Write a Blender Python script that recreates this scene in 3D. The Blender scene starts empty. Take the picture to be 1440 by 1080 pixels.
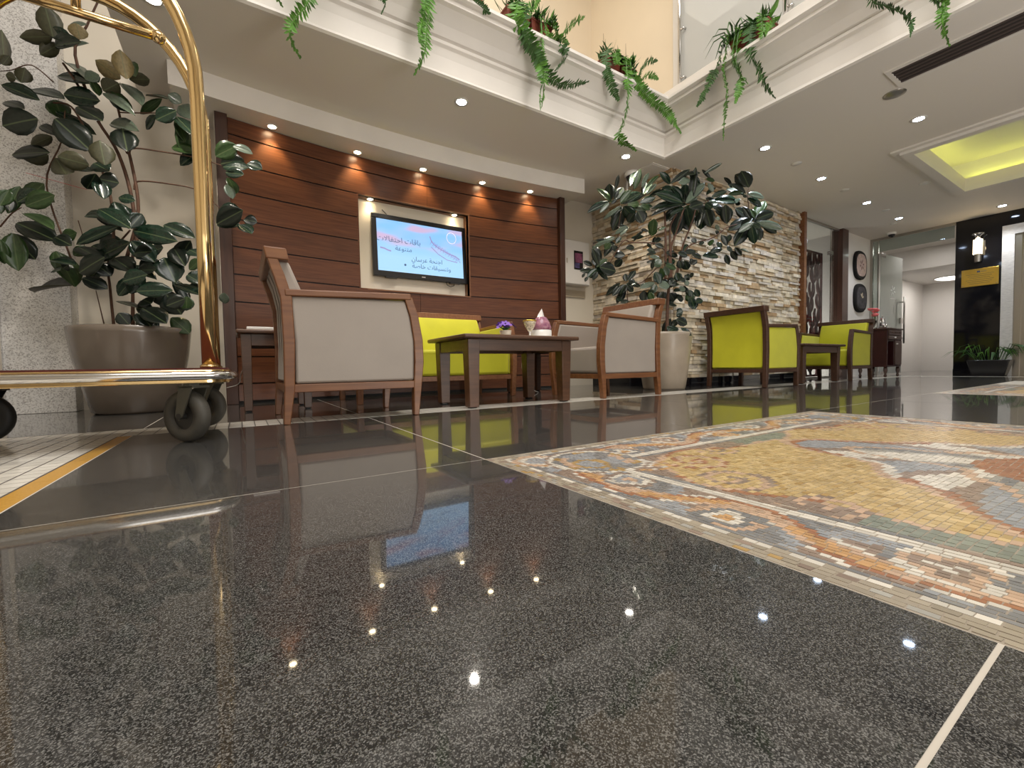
import bpy, bmesh, math, random
from mathutils import Vector, Matrix
random.seed(7)
S = bpy.context.scene
C = S.collection
R = math.radians

# ------------------------------------------------------------------ camera
cam_d = bpy.data.cameras.new('camera'); cam = bpy.data.objects.new('camera', cam_d); C.objects.link(cam)
cam_d.sensor_width = 36; cam_d.lens = 602.4/1440*36; cam_d.clip_start = .02
def basis():
    yaw, pit, rol = R(32.26), R(-2.236), R(-1.045)
    F = Vector((math.sin(yaw), math.cos(yaw), 0)); Rt = Vector((math.cos(yaw), -math.sin(yaw), 0)); U = Vector((0,0,1))
    F, U = math.cos(pit)*F+math.sin(pit)*U, math.cos(pit)*U-math.sin(pit)*F
    Rt, U = math.cos(rol)*Rt+math.sin(rol)*U, math.cos(rol)*U-math.sin(rol)*Rt
    return Rt, U, F
_r, _u, _f = basis()
cam.matrix_world = Matrix(((_r.x,_u.x,-_f.x,0),(_r.y,_u.y,-_f.y,0),(_r.z,_u.z,-_f.z,.26),(0,0,0,1)))
S.camera = cam

# ------------------------------------------------------------------ world, exposure, big lights
S.view_settings.view_transform = 'Standard'; S.view_settings.look = 'None'
S.view_settings.gamma = 1; S.view_settings.exposure = 0.30; S.view_settings.use_curve_mapping = False
W = bpy.data.worlds.new('world'); S.world = W; W.use_nodes = True
W.node_tree.nodes['Background'].inputs[0].default_value = (1,.95,.88,1)
W.node_tree.nodes['Background'].inputs[1].default_value = .15
def lamp(name, kind, loc, energy, col, rot=(0,0,0), size=.05, spot=None, blend=.6, size_y=None):
    d = bpy.data.lights.new(name, kind); d.energy = energy; d.color = col
    if kind == 'AREA':
        d.size = size
        if size_y: d.shape = 'RECTANGLE'; d.size_y = size_y
    else: d.shadow_soft_size = size
    if kind == 'SPOT': d.spot_size = R(spot); d.spot_blend = blend
    o = bpy.data.objects.new(name, d); C.objects.link(o); o.location = loc; o.rotation_euler = rot
    return o
lamp('atrium_light', 'AREA', (.6,-.2,5.8), 255, (1,.97,.93), size=3.6)
lamp('lobby_fill', 'AREA', (6.0,-3.2,2.40), 60, (.95,.96,1), size=2.2)  # added fill standing in for the unseen lobby's lighting
lamp('front_fill', 'AREA', (1.5,-4.7,1.35), 50, (1,.97,.93), rot=(R(98),0,0), size=6.0, size_y=2.3)  # wide fill panel added behind the camera; no entrance is modelled
lamp('ceiling_fill', 'AREA', (2.4,-2.6,.35), 95, (1,.96,.91), rot=(R(160),0,0), size=1.6)  # added out of view, aimed up to brighten the ceilings
lamp('gallery_fill', 'AREA', (4.9,1.5,5.6), 26, (1,.97,.92), size=1.0)  # added lamp out of view, brightens the frosted gallery panes
lamp('gallery_back_fill', 'AREA', (2.0,3.9,5.7), 20, (1,.92,.80), size=.8, size_y=.8)  # added out of view to lift the beige upper walls

# ------------------------------------------------------------------ materials
def nodes(m):
    nt = m.node_tree; return nt, nt.nodes, nt.links, nt.nodes['Principled BSDF']
def mat(name, col, rough=.5, metal=0, var=0, scale=8, stretch=None, bump=0, bscale=60, col2=None, spec=None, coat=0, coord='Object', trans=0, ior=None, emit=None, estr=0, island=0, sheen=0):
    m = bpy.data.materials.new(name); m.use_nodes = True
    nt, N, L, P = nodes(m)
    P.inputs['Base Color'].default_value = (*col,1); P.inputs['Roughness'].default_value = rough; P.inputs['Metallic'].default_value = metal
    if spec is not None: P.inputs['Specular IOR Level'].default_value = spec
    if coat: P.inputs['Coat Weight'].default_value = coat; P.inputs['Coat Roughness'].default_value = .08
    if trans: P.inputs['Transmission Weight'].default_value = trans
    if ior: P.inputs['IOR'].default_value = ior
    if sheen: P.inputs['Sheen Weight'].default_value = sheen
    if emit: P.inputs['Emission Color'].default_value = (*emit,1); P.inputs['Emission Strength'].default_value = estr
    tc = N.new('ShaderNodeTexCoord'); mp = N.new('ShaderNodeMapping')
    if coord == 'World':
        g = N.new('ShaderNodeNewGeometry'); L.new(g.outputs['Position'], mp.inputs['Vector'])
    else: L.new(tc.outputs[coord], mp.inputs['Vector'])
    if stretch: mp.inputs['Scale'].default_value = stretch
    last = None
    if var or col2:
        n = N.new('ShaderNodeTexNoise'); n.inputs['Scale'].default_value = scale; n.inputs['Detail'].default_value = 6
        L.new(mp.outputs[0], n.inputs['Vector'])
        r = N.new('ShaderNodeValToRGB'); r.color_ramp.elements[0].position = .32; r.color_ramp.elements[1].position = .68
        c2 = col2 or tuple(min(1,c*(1+var)) for c in col); c1 = col if col2 else tuple(c*(1-var) for c in col)
        r.color_ramp.elements[0].color = (*c1,1); r.color_ramp.elements[1].color = (*c2,1)
        L.new(n.outputs['Fac'], r.inputs[0]); last = r.outputs[0]
    if island:
        g = N.new('ShaderNodeNewGeometry'); oi = N.new('ShaderNodeObjectInfo')
        a = N.new('ShaderNodeMath'); a.operation = 'ADD'; L.new(g.outputs['Random Per Island'], a.inputs[0]); L.new(oi.outputs['Random'], a.inputs[1])
        f = N.new('ShaderNodeMath'); f.operation = 'FRACT'; L.new(a.outputs[0], f.inputs[0])
        mr = N.new('ShaderNodeMapRange'); mr.inputs[3].default_value = 1-island; mr.inputs[4].default_value = 1+island; L.new(f.outputs[0], mr.inputs[0])
        mx = N.new('ShaderNodeMix'); mx.data_type = 'RGBA'; mx.blend_type = 'MULTIPLY'; mx.inputs[0].default_value = 1
        if last: L.new(last, mx.inputs[6])
        else: mx.inputs[6].default_value = (*col,1)
        cb = N.new('ShaderNodeCombineColor'); [L.new(mr.outputs[0], cb.inputs[i]) for i in range(3)]
        L.new(cb.outputs[0], mx.inputs[7]); last = mx.outputs[2]
    if last: L.new(last, P.inputs['Base Color'])
    if bump:
        n2 = N.new('ShaderNodeTexNoise'); n2.inputs['Scale'].default_value = bscale; n2.inputs['Detail'].default_value = 4
        L.new(mp.outputs[0], n2.inputs['Vector'])
        b = N.new('ShaderNodeBump'); b.inputs['Strength'].default_value = bump; b.inputs['Distance'].default_value = .004
        L.new(n2.outputs['Fac'], b.inputs['Height']); L.new(b.outputs[0], P.inputs['Normal'])
    return m
def speckle(name, base, cols, rough, scale, coat=0, spec=.5):
    m = bpy.data.materials.new(name); m.use_nodes = True; nt, N, L, P = nodes(m)
    g = N.new('ShaderNodeNewGeometry'); v = N.new('ShaderNodeTexVoronoi'); v.inputs['Scale'].default_value = scale
    n = N.new('ShaderNodeTexNoise'); n.inputs['Scale'].default_value = scale*.9; n.inputs['Detail'].default_value = 3
    L.new(g.outputs['Position'], v.inputs['Vector']); L.new(g.outputs['Position'], n.inputs['Vector'])
    r = N.new('ShaderNodeValToRGB'); r.color_ramp.interpolation = 'LINEAR'
    els = r.color_ramp.elements; els[0].position = 0; els[0].color = (*base,1); els[1].position = 1; els[1].color = (*cols[-1],1)
    for i, c in enumerate(cols[:-1]): e = els.new(.35+.5*i/len(cols)); e.color = (*c,1)
    sep = N.new('ShaderNodeSeparateColor'); L.new(v.outputs['Color'], sep.inputs[0])
    mx = N.new('ShaderNodeMath'); mx.operation = 'MULTIPLY'; L.new(sep.outputs[0], mx.inputs[0]); 
    mr = N.new('ShaderNodeMapRange'); mr.inputs[1].default_value = .3; mr.inputs[2].default_value = .7; mr.inputs[3].default_value = .55; mr.inputs[4].default_value = 1.3; L.new(n.outputs['Fac'], mr.inputs[0])
    L.new(mr.outputs[0], mx.inputs[1]); L.new(mx.outputs[0], r.inputs[0]); L.new(r.outputs[0], P.inputs['Base Color'])
    P.inputs['Roughness'].default_value = rough; P.inputs['Specular IOR Level'].default_value = spec
    if coat: P.inputs['Coat Weight'].default_value = coat
    return m
def woodmat(name, c1, c2, rough=.35, axis=0, coat=.2, scale=1.0):
    st = [14*scale]*3; st[axis] = 1.2*scale
    return mat(name, c1, rough, col2=c2, scale=3, stretch=st, bump=.05, bscale=6, coat=coat)

M = {}
M['granite'] = speckle('black_granite', (.012,.012,.012), [(.020,.0195,.019),(.042,.041,.039),(.18,.177,.17)], .22, 900, spec=.10, coat=.85)
M['granite'].node_tree.nodes['Principled BSDF'].inputs['Coat Roughness'].default_value = .035
M['grout'] = mat('pale_grout', (.55,.50,.43), .6)
M['terrazzo'] = speckle('grey_terrazzo', (.30,.28,.26), [(.60,.585,.56),(.64,.62,.595),(.70,.68,.65)], .3, 170)
M['cream'] = mat('cream_paint', (.66,.60,.50), .6, var=.03, scale=2, coord='World')
M['beige'] = mat('beige_paint', (.78,.67,.51), .6, var=.02, scale=2, coord='World')
M['ceil'] = mat('ceiling_paint', (.74,.69,.63), .65, coord='World')
M['white'] = mat('white_paint', (.72,.69,.65), .5)
M['plaster'] = mat('white_plaster', (.74,.70,.65), .55, var=.04, scale=3, coord='World')
M['plank'] = mat('mahogany_veneer', (.072,.023,.009), .33, col2=(.122,.041,.016), scale=3, stretch=(1.4,1.4,26), coord='World', bump=.03, bscale=10, island=.12, spec=.32)
M['darkwood'] = woodmat('dark_wood_trim', (.040,.014,.008), (.06,.022,.012), .4, 2)
M['black'] = mat('black_void', (.006,.005,.005), .6)
M['blackstone'] = mat('polished_black_stone', (.006,.006,.008), .06, spec=.5)
M['oak'] = woodmat('walnut_wood', (.140,.050,.017), (.21,.085,.030), .42, 0, coat=.05)
M['oakdark'] = woodmat('dark_walnut_wood', (.045,.018,.009), (.07,.029,.014), .45, 0, coat=.05)
M['tablewood'] = woodmat('table_wood', (.065,.027,.012), (.105,.046,.021), .35, 0, coat=.15)
M['grey'] = mat('grey_leatherette', (.33,.285,.245), .5, var=.04, scale=5, bump=.06, bscale=160, sheen=.1)
M['yellow'] = mat('lime_yellow_velvet', (.50,.485,.009), .65, var=.05, scale=6, bump=.05, bscale=200, sheen=.2)
M['brass'] = mat('polished_brass', (.68,.49,.24), .13, 1, bump=.02, bscale=25)
M['chrome'] = mat('chrome', (.62,.61,.60), .12, 1)
M['steel'] = mat('brushed_steel', (.45,.43,.40), .28, 1)
M['rubber'] = mat('grey_rubber', (.060,.055,.045), .6, var=.2, scale=12)
M['blackrubber'] = mat('black_rubber', (.008,.008,.008), .6)
M['carpet'] = mat('red_carpet', (.07,.013,.010), .9, var=.15, scale=60)
M['pot'] = mat('taupe_glazed_pot', (.145,.115,.090), .25, var=.10, scale=4, coat=.4)
M['pot2'] = mat('beige_stone_pot', (.33,.27,.205), .4, var=.12, scale=5, coat=.2)
M['soil'] = mat('soil', (.03,.02,.013), .9)
M['leaf'] = mat('rubber_leaf', (.009,.022,.013), .24, var=.35, scale=9, spec=.36)
M['leafd'] = mat('rubber_leaf_dark', (.007,.012,.008), .30, var=.3, scale=9, spec=.32)
M['leafg'] = mat('rubber_leaf_green', (.022,.047,.013), .3, var=.3, scale=9, spec=.36)
M['leafl'] = mat('rubber_leaf_pale', (.085,.115,.085), .28, var=.25, scale=9, coat=.2)
M['leafu'] = mat('leaf_underside', (.040,.040,.016), .5, var=.25, scale=9)
M['leafb'] = mat('leaf_tan_underside', (.19,.145,.060), .5, var=.25, scale=9)
M['bark'] = mat('brown_bark', (.085,.038,.020), .75, var=.3, scale=30)
M['thread'] = mat('red_thread', (.55,.05,.05), .7)
M['fern'] = mat('fern_green', (.085,.225,.024), .45, var=.45, scale=14, coord='World')
M['ferndark'] = mat('fern_dark_green', (.042,.115,.024), .5, var=.4, scale=14, coord='World')
M['terracotta'] = mat('red_brown_planter', (.20,.045,.025), .5)
M['porcelain'] = mat('white_porcelain', (.8,.78,.75), .25)
def thinglass(name,tint,refl=1.0,haze=0):
    m=bpy.data.materials.new(name); m.use_nodes=True; nt=m.node_tree; N=nt.nodes; L=nt.links
    N.remove(N['Principled BSDF']); out=N['Material Output']
    a=N.new('ShaderNodeBsdfTransparent'); a.inputs[0].default_value=(*tint,1); g=N.new('ShaderNodeBsdfGlossy'); g.inputs['Roughness'].default_value=.02
    f=N.new('ShaderNodeFresnel'); f.inputs[0].default_value=1.4; x=N.new('ShaderNodeMixShader'); geo=N.new('ShaderNodeNewGeometry'); inv=N.new('ShaderNodeMath'); inv.operation='SUBTRACT'; inv.inputs[0].default_value=1; L.new(geo.outputs['Backfacing'],inv.inputs[1])
    mu=N.new('ShaderNodeMath'); mu.operation='MULTIPLY'; L.new(f.outputs[0],mu.inputs[0]); L.new(inv.outputs[0],mu.inputs[1]); L.new(mu.outputs[0],x.inputs[0]); L.new(a.outputs[0],x.inputs[1]); L.new(g.outputs[0],x.inputs[2])
    last=x
    if haze:
        d=N.new('ShaderNodeBsdfDiffuse'); d.inputs[0].default_value=(.8,.8,.78,1); t=N.new('ShaderNodeBsdfTranslucent'); t.inputs[0].default_value=(.8,.8,.78,1)
        y=N.new('ShaderNodeMixShader'); y.inputs[0].default_value=.5; L.new(d.outputs[0],y.inputs[1]); L.new(t.outputs[0],y.inputs[2])
        z=N.new('ShaderNodeMixShader'); z.inputs[0].default_value=haze; L.new(x.outputs[0],z.inputs[1]); L.new(y.outputs[0],z.inputs[2]); last=z
    L.new(last.outputs[0],out.inputs[0]); return m
M['glass'] = mat('clear_glass', (.90,.95,.92), .02, trans=1, ior=1.45)
M['frost'] = thinglass('frosted_glass',(.9,.92,.92),haze=.75)
M['greenglass'] = thinglass('grey_green_glass',(.72,.77,.75))
M['doorglass'] = thinglass('etched_green_glass',(.70,.75,.72),haze=.42)
M['blackmatt'] = mat('matt_black', (.012,.011,.011), .75, spec=.2)
M['plastic'] = mat('black_plastic', (.010,.010,.012), .25)
M['lampglow'] = mat('warm_lamp_glow', (1,.9,.7), .5, emit=(1,.80,.50), estr=40)
M['lampwhite'] = mat('neutral_lamp_glow', (1,.95,.9), .5, emit=(1,.93,.84), estr=60)
M['lampblue'] = mat('cool_lamp_glow', (.9,.95,1), .5, emit=(.62,.76,1), estr=45)
M['lampring'] = mat('lamp_ring', (.7,.68,.64), .3)
M['greenled'] = mat('lime_led_strip', (1,.9,.2), .5, emit=(.84,.90,.16), estr=4.2)
M['gold'] = mat('gold_plate', (.75,.50,.10), .3, 1)
M['ink'] = mat('dark_ink', (.03,.035,.06), .6)
M['inkfaint'] = mat('engraved_line', (.25,.16,.04), .5)

# ------------------------------------------------------------------ mesh builder
class MB:
    def __init__(s): s.v=[]; s.f=[]; s.m=[]
    def face(s, idx, m=0): s.f.append(tuple(idx)); s.m.append(m)
    def add(s, vs, fs, m=0):
        b=len(s.v); s.v += [tuple(v) for v in vs]
        for f in fs: s.f.append(tuple(b+i for i in f)); s.m.append(m)
        return s
    def box(s, x0,x1,y0,y1,z0,z1, m=0, mx=None):
        vs=[(x,y,z) for x in (x0,x1) for y in (y0,y1) for z in (z0,z1)]
        if mx is not None: vs=[mx@Vector(v) for v in vs]
        return s.add(vs,[(0,1,3,2),(4,6,7,5),(0,4,5,1),(2,3,7,6),(0,2,6,4),(1,5,7,3)],m)
    def prism(s, pts, axis, a, b, m=0):
        # polygon pts (2D) extruded along axis between a and b
        def P(p,t):
            return {'x':(t,p[0],p[1]),'y':(p[0],t,p[1]),'z':(p[0],p[1],t)}[axis]
        n=len(pts); vs=[P(p,a) for p in pts]+[P(p,b) for p in pts]
        fs=[tuple(range(n)),tuple(range(2*n-1,n-1,-1))]+[(i,i+n,(i+1)%n+n,(i+1)%n) for i in range(n)]
        return s.add(vs,fs,m)
    def tube(s, pts, r, seg=8, m=0, cap=True, flat=1.0):
        pts=[Vector(p) for p in pts]; n=len(pts)
        rs=r if isinstance(r,(list,tuple)) else [r]*n
        up=None; vs=[]
        for i,p in enumerate(pts):
            t=(pts[min(i+1,n-1)]-pts[max(i-1,0)]).normalized()
            if up is None:
                up=Vector((0,0,1)) if abs(t.z)<.9 else Vector((0,1,0))
            a=(up-t*up.dot(t)).normalized(); up=a; b=t.cross(a)
            for k in range(seg):
                q=2*math.pi*k/seg; vs.append(p+a*(rs[i]*math.cos(q)*flat)+b*(rs[i]*math.sin(q)))
        fs=[(i*seg+k,i*seg+(k+1)%seg,(i+1)*seg+(k+1)%seg,(i+1)*seg+k) for i in range(n-1) for k in range(seg)]
        if cap: fs+=[tuple(range(seg-1,-1,-1)),tuple(range((n-1)*seg,n*seg))]
        return s.add(vs,fs,m)
    def lathe(s, prof, seg=24, c=(0,0,0), m=0, sx=1, sy=1):
        n=len(prof); vs=[(c[0]+r*sx*math.cos(2*math.pi*k/seg),c[1]+r*sy*math.sin(2*math.pi*k/seg),c[2]+z) for r,z in prof for k in range(seg)]
        fs=[(i*seg+k,i*seg+(k+1)%seg,(i+1)*seg+(k+1)%seg,(i+1)*seg+k) for i in range(n-1) for k in range(seg)]
        if prof[0][0]>1e-6: fs.append(tuple(range(seg-1,-1,-1)))
        if prof[-1][0]>1e-6: fs.append(tuple(range((n-1)*seg,n*seg)))
        return s.add(vs,fs,m)
    def sweep(s, path, wid, y0, y1, m=0):
        # bar in the xz plane along path [(x,z)], thickness list wid, spanning y0..y1
        n=len(path); L=[];Rr=[]
        for i,(x,z) in enumerate(path):
            x0,z0=path[max(i-1,0)]; x1,z1=path[min(i+1,n-1)]
            d=math.hypot(x1-x0,z1-z0); nx,nz=-(z1-z0)/d,(x1-x0)/d; w=wid[i]/2
            L.append((x+nx*w,z+nz*w)); Rr.append((x-nx*w,z-nz*w))
        for i in range(n-1):
            pass
        vs=[];
        for i in range(n):
            for (x,z) in (L[i],Rr[i]):
                for y in (y0,y1): vs.append((x,y,z))
        fs=[]
        for i in range(n-1):
            a=i*4;b=a+4
            fs+=[(a,b,b+1,a+1),(a+2,a+3,b+3,b+2),(a,a+2,b+2,b),(a+1,b+1,b+3,a+3)]
        fs+=[(0,1,3,2),((n-1)*4,(n-1)*4+2,(n-1)*4+3,(n-1)*4+1)]
        return s.add(vs,fs,m)
    def mesh(s, name, mats):
        me=bpy.data.meshes.new(name); me.from_pydata(s.v,[],s.f)
        for m in (mats if isinstance(mats,(list,tuple)) else [mats]): me.materials.append(m)
        me.polygons.foreach_set('material_index', s.m); me.update()
        bm=bmesh.new(); bm.from_mesh(me); bmesh.ops.recalc_face_normals(bm, faces=bm.faces); bm.to_mesh(me); bm.free()
        return me
    def build(s, name, mats, parent=None, smooth=False, bevel=0, seg=2, sub=0):
        return link(name, s.mesh(name, mats), parent, smooth, bevel, seg, sub)
def link(name, me, parent=None, smooth=False, bevel=0, seg=2, sub=0):
    o=bpy.data.objects.new(name, me); C.objects.link(o)
    if parent: o.parent=parent
    if smooth: me.polygons.foreach_set('use_smooth',[True]*len(me.polygons))
    if bevel:
        b=o.modifiers.new('bevel','BEVEL'); b.width=bevel; b.segments=seg; b.limit_method='ANGLE'; b.angle_limit=R(40)
        me.polygons.foreach_set('use_smooth',[True]*len(me.polygons))
        me.set_sharp_from_angle(angle=R(50)) if hasattr(me,'set_sharp_from_angle') else None
    if sub:
        b=o.modifiers.new('sub','SUBSURF'); b.levels=b.render_levels=sub
    return o
def tag(o, label, cat, group=None):
    o['label']=label; o['category']=cat
    if group: o['group']=group
    return o
def thing(name, label, cat, loc=(0,0,0), rz=0, group=None):
    o=bpy.data.objects.new(name,None); C.objects.link(o); o.location=loc; o.rotation_euler=(0,0,rz); o.empty_display_size=.1
    return tag(o,label,cat,group)
def struct(name, mb, m, parent=None, **k):
    o=mb.build(name,m,parent,**k)
    if not parent: o['kind']='structure'
    return o
def copy_tree(o, parent=None):
    c=o.copy(); C.objects.link(c); c.parent=parent
    for ch in list(o.children): copy_tree(ch,c)
    return c
def stuff(o): o['kind']='stuff'; return o
UNIT={}
def unit_box(m):
    if m.name not in UNIT: UNIT[m.name]=MB().box(-.5,.5,-.5,.5,-.5,.5).mesh('piece_'+m.name,m)
    return UNIT[m.name]
def piece(name, m, c, size, parent, rz=0):
    o=bpy.data.objects.new(name,unit_box(m)); C.objects.link(o); o.location=c; o.scale=size; o.rotation_euler=(0,0,rz); o.parent=parent; return o

H=2.457   # ceiling height
HS=2.29   # soffit height over the curved timber wall

# ------------------------------------------------------------------ floor
GX,GY,GP=.578,1.066,.98
fl=struct('floor', MB().box(-3.6,15.4,-5,4.75,-.12,-.0006), M['grout'])
J=.0022
def in_mosaic(x,y): return (.578<x<2.538 or 4.498<x<7.438) and -.894<y<1.066
xs=[GX+GP*k for k in range(-4,16)]; ys=[GY+GP*k for k in range(-6,2)]+[2.385]
for i in range(len(xs)-1):
    for j in range(len(ys)-1):
        x0,x1,y0,y1=xs[i],xs[i+1],ys[j],ys[j+1]
        if y1-y0<.05 : continue
        if in_mosaic((x0+x1)/2,(y0+y1)/2): continue
        if x1<-.38: continue
        if x0<-.39: x0=-.398
        if x0<8.98<x1: x1=8.98
        if x0>8.97: continue
        MB().box(x0+J,x1-J,y0+J,y1-J,-.02,0).build('floor_slab',M['granite'],fl)
for i in range(len(xs)-1):
    x0,x1=xs[i],xs[i+1]
    if x0>8.97: continue
    x1=min(x1,8.98)
    for y0,y1 in ((2.665,3.60),(3.60,4.62)):
        MB().box(x0+J,x1-J,y0+J,y1-J,-.02,0).build('floor_slab',M['granite'],fl)
MB().box(9.25,15.3,-4.9,4.7,-.02,0).build('floor_slab',M['granite'],fl)
# white mosaic border band and the white tiled field at the left
M['wtile']=mat('white_tile',(.80,.76,.68),.12,island=.10)
M['otile']=mat('ochre_tile',(.55,.30,.055),.25,var=.1,scale=20)
wt=[]
T=.054
def tiles(x0,x1,y0,y1):
    nx=max(1,round((x1-x0)/T)); ny=max(1,round((y1-y0)/T)); dx=(x1-x0)/nx; dy=(y1-y0)/ny
    for a in range(nx):
        for b in range(ny): wt.append((x0+(a+.5)*dx,y0+(b+.5)*dy,dx-.005,dy-.005))
tiles(-1.9,8.98,2.392,2.66); tiles(-1.9,-.448,.6,2.388); tiles(8.985,9.245,-1.0,2.66)
wt.sort(key=lambda t:t[0]**2+t[1]**2+ (0 if t[0]>-1.3 else 4))
for t in wt[:300]: piece('white_tile',M['wtile'],(t[0],t[1],-.006),(t[2],t[3],.012),fl)
mb=MB()
for t in wt[300:]: mb.box(t[0]-t[2]/2,t[0]+t[2]/2,t[1]-t[3]/2,t[1]+t[3]/2,-.012,0)
stuff(mb.build('white_tile_field',M['wtile'],fl))
M['dgrout']=mat('dark_grout',(.06,.05,.045),.7)
MB().box(-3.5,9.25,2.388,2.664,-.006,-.0004).box(-3.5,-.444,-4.9,2.388,-.006,-.0004).box(8.98,9.25,-4.9,2.388,-.006,-.0004).build('tile_bed',M['dgrout'],fl)
y=-1.2
while y<2.38:
    y1=min(y+.30,2.385); piece('ochre_tile',M['otile'],(-.422,(y+y1)/2,-.006),(.044,y1-y-.002,.0125),fl); y=y1

# ------------------------------------------------------------------ stone mosaics set in the floor
PAL={'greige':(.32,.275,.21),'white':(.60,.56,.49),'gold':(.47,.335,.15),'gold2':(.54,.40,.20),'ochre':(.38,.245,.09),'pink':(.50,.345,.24),
     'orange':(.50,.29,.13),'rust':(.33,.15,.08),'slate':(.20,.20,.20),'blue':(.29,.30,.315),'navy':(.11,.12,.14),'mauve':(.255,.19,.15),'grey':(.34,.325,.29),'green':(.21,.23,.19)}
PK=list(PAL); PM=[mat('tessera_'+k,PAL[k],.30,island=.16) for k in PK]
MW,MHH=1.96,1.96
def ring(d,r,w): return abs(d-r)<w
def design(u,v):
    du,dv=min(u,MW-u),min(v,MHH-v); e=min(du,dv)
    s=(v if du<dv else u)
    d=math.hypot(du-.235,dv-.20)
    if d<.140:
        a=math.atan2(dv-.2,du-.235)
        if d>.118: return 'white' if d<.132 else 'mauve'
        if d>.100: return 'slate' if math.sin(6*a)>-.5 else 'ochre'
        d2=math.hypot(du-.20,dv-.22)
        if d2<.052: return 'ochre' if d2>.036 else 'blue'
        if d>.075 and math.cos(2*a-.6)>.2: return 'pink'
        return 'blue' if math.sin(3*a)>-.6 else 'slate'
    d=math.hypot(du-.105,dv-.105)
    if d<.066: return 'pink' if d>.050 else ('white' if d>.034 else 'blue')
    if e<.036:
        r_=random.random(); return 'greige' if r_<.72 else ('mauve' if r_<.84 else ('ochre' if r_<.90 else 'grey'))
    if e<.050: return 'white' if int(s/.023)%3 else 'greige'
    if e<.060: return 'slate'
    if e<.205:
        t=(e-.1325)/.0725; L=.52; ph=2*math.pi*s/L; w=.52*math.sin(ph)+.16*math.sin(s*21+.5); side=1 if math.sin(ph)>0 else -1
        sc=(math.floor(s/(L/2))+.5)*(L/2); dc=math.hypot(s-sc,(t+side*.36)*.0725)
        if dc<.062:
            cs=(('white','orange','pink','rust'),('mauve','white','blue','pink'),('pink','slate','white','orange'),('white','pink','mauve','white'))[int(sc/(L/2)+(0 if du<dv else 1))%4]
            a=math.atan2((t+side*.36)*.0725,s-sc); dc+=.006*math.sin(3*a+sc*9)
            if dc>.046: return cs[0] if math.sin(a*2+sc*5)>-.75 else 'slate'
            if dc>.030: return cs[1]
            return cs[2] if dc>.015 else cs[3]
        if abs(t-w)<.20: return 'orange' if math.sin(ph*2+1)>-.2 else 'pink'
        if abs(t-w)<.36: return 'rust' if (t-w)*side>0 else 'pink'
        if abs(t-w)<.50 and math.sin(ph*4)>.2: return 'white'
        n=math.sin(s*23+1)+.6*math.sin(s*11+t*2)
        return 'mauve' if n>.55 else ('blue' if n>-.25 else 'slate')
    if e<.232: return 'white'
    if e<.246: return 'slate' if math.sin(s*18)>0 else 'mauve'
    p,q=du-.246,dv-.246
    for (cx,cy,r,c1,c2) in ((.20,.11,.085,'pink','rust'),(.10,.27,.09,'pink','mauve'),(.065,.07,.055,'white','orange'),(.38,.06,.06,'pink','mauve'),(.06,.47,.07,'pink','mauve')):
        d=math.hypot(p-cx,q-cy)
        if d<r+.008:
            a=math.atan2(q-cy,p-cx); sp=d/(r*.62)-a/(2*math.pi)
            f=sp%1
            if f<.26: return c1
            if f<.46: return c2
    lim=.045+.035*math.sin(s*9)+.018*math.sin(s*19+1); g=min(p,q)
    if g<lim: return 'mauve' if math.sin(s*5)>-.7 else 'green'
    if g<lim+.017: return 'pink' if math.sin(s*8)>-.3 else 'rust'
    cx,cy=u-MW/2,v-MHH/2; ra=math.hypot(cx,cy); a=math.atan2(cy,cx)
    edge=.50+.10*math.cos(4*a)+.04*math.cos(8*a+.6)
    if ra<edge:
        if ra>edge-.022: return 'pink'
        if ra>edge-.045: return 'rust' if math.sin(4*a+1)>-.4 else 'white'
        if ra>edge-.17: 
            k=math.sin(8*a+ra*9)
            return 'white' if k>.55 else ('mauve' if k>-.25 else 'blue')
        if ra>edge-.195: return 'pink'
        if ra>.20: 
            k=math.sin(9*a+ra*14); return 'white' if k>-.2 else ('grey' if k>-.75 else 'slate')
        return 'rust' if ra>.11 else ('pink' if ra>.055 else 'ochre')
    return 'gold' if random.random()<.6 else ('gold2' if random.random()<.85 else 'ochre')
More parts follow.
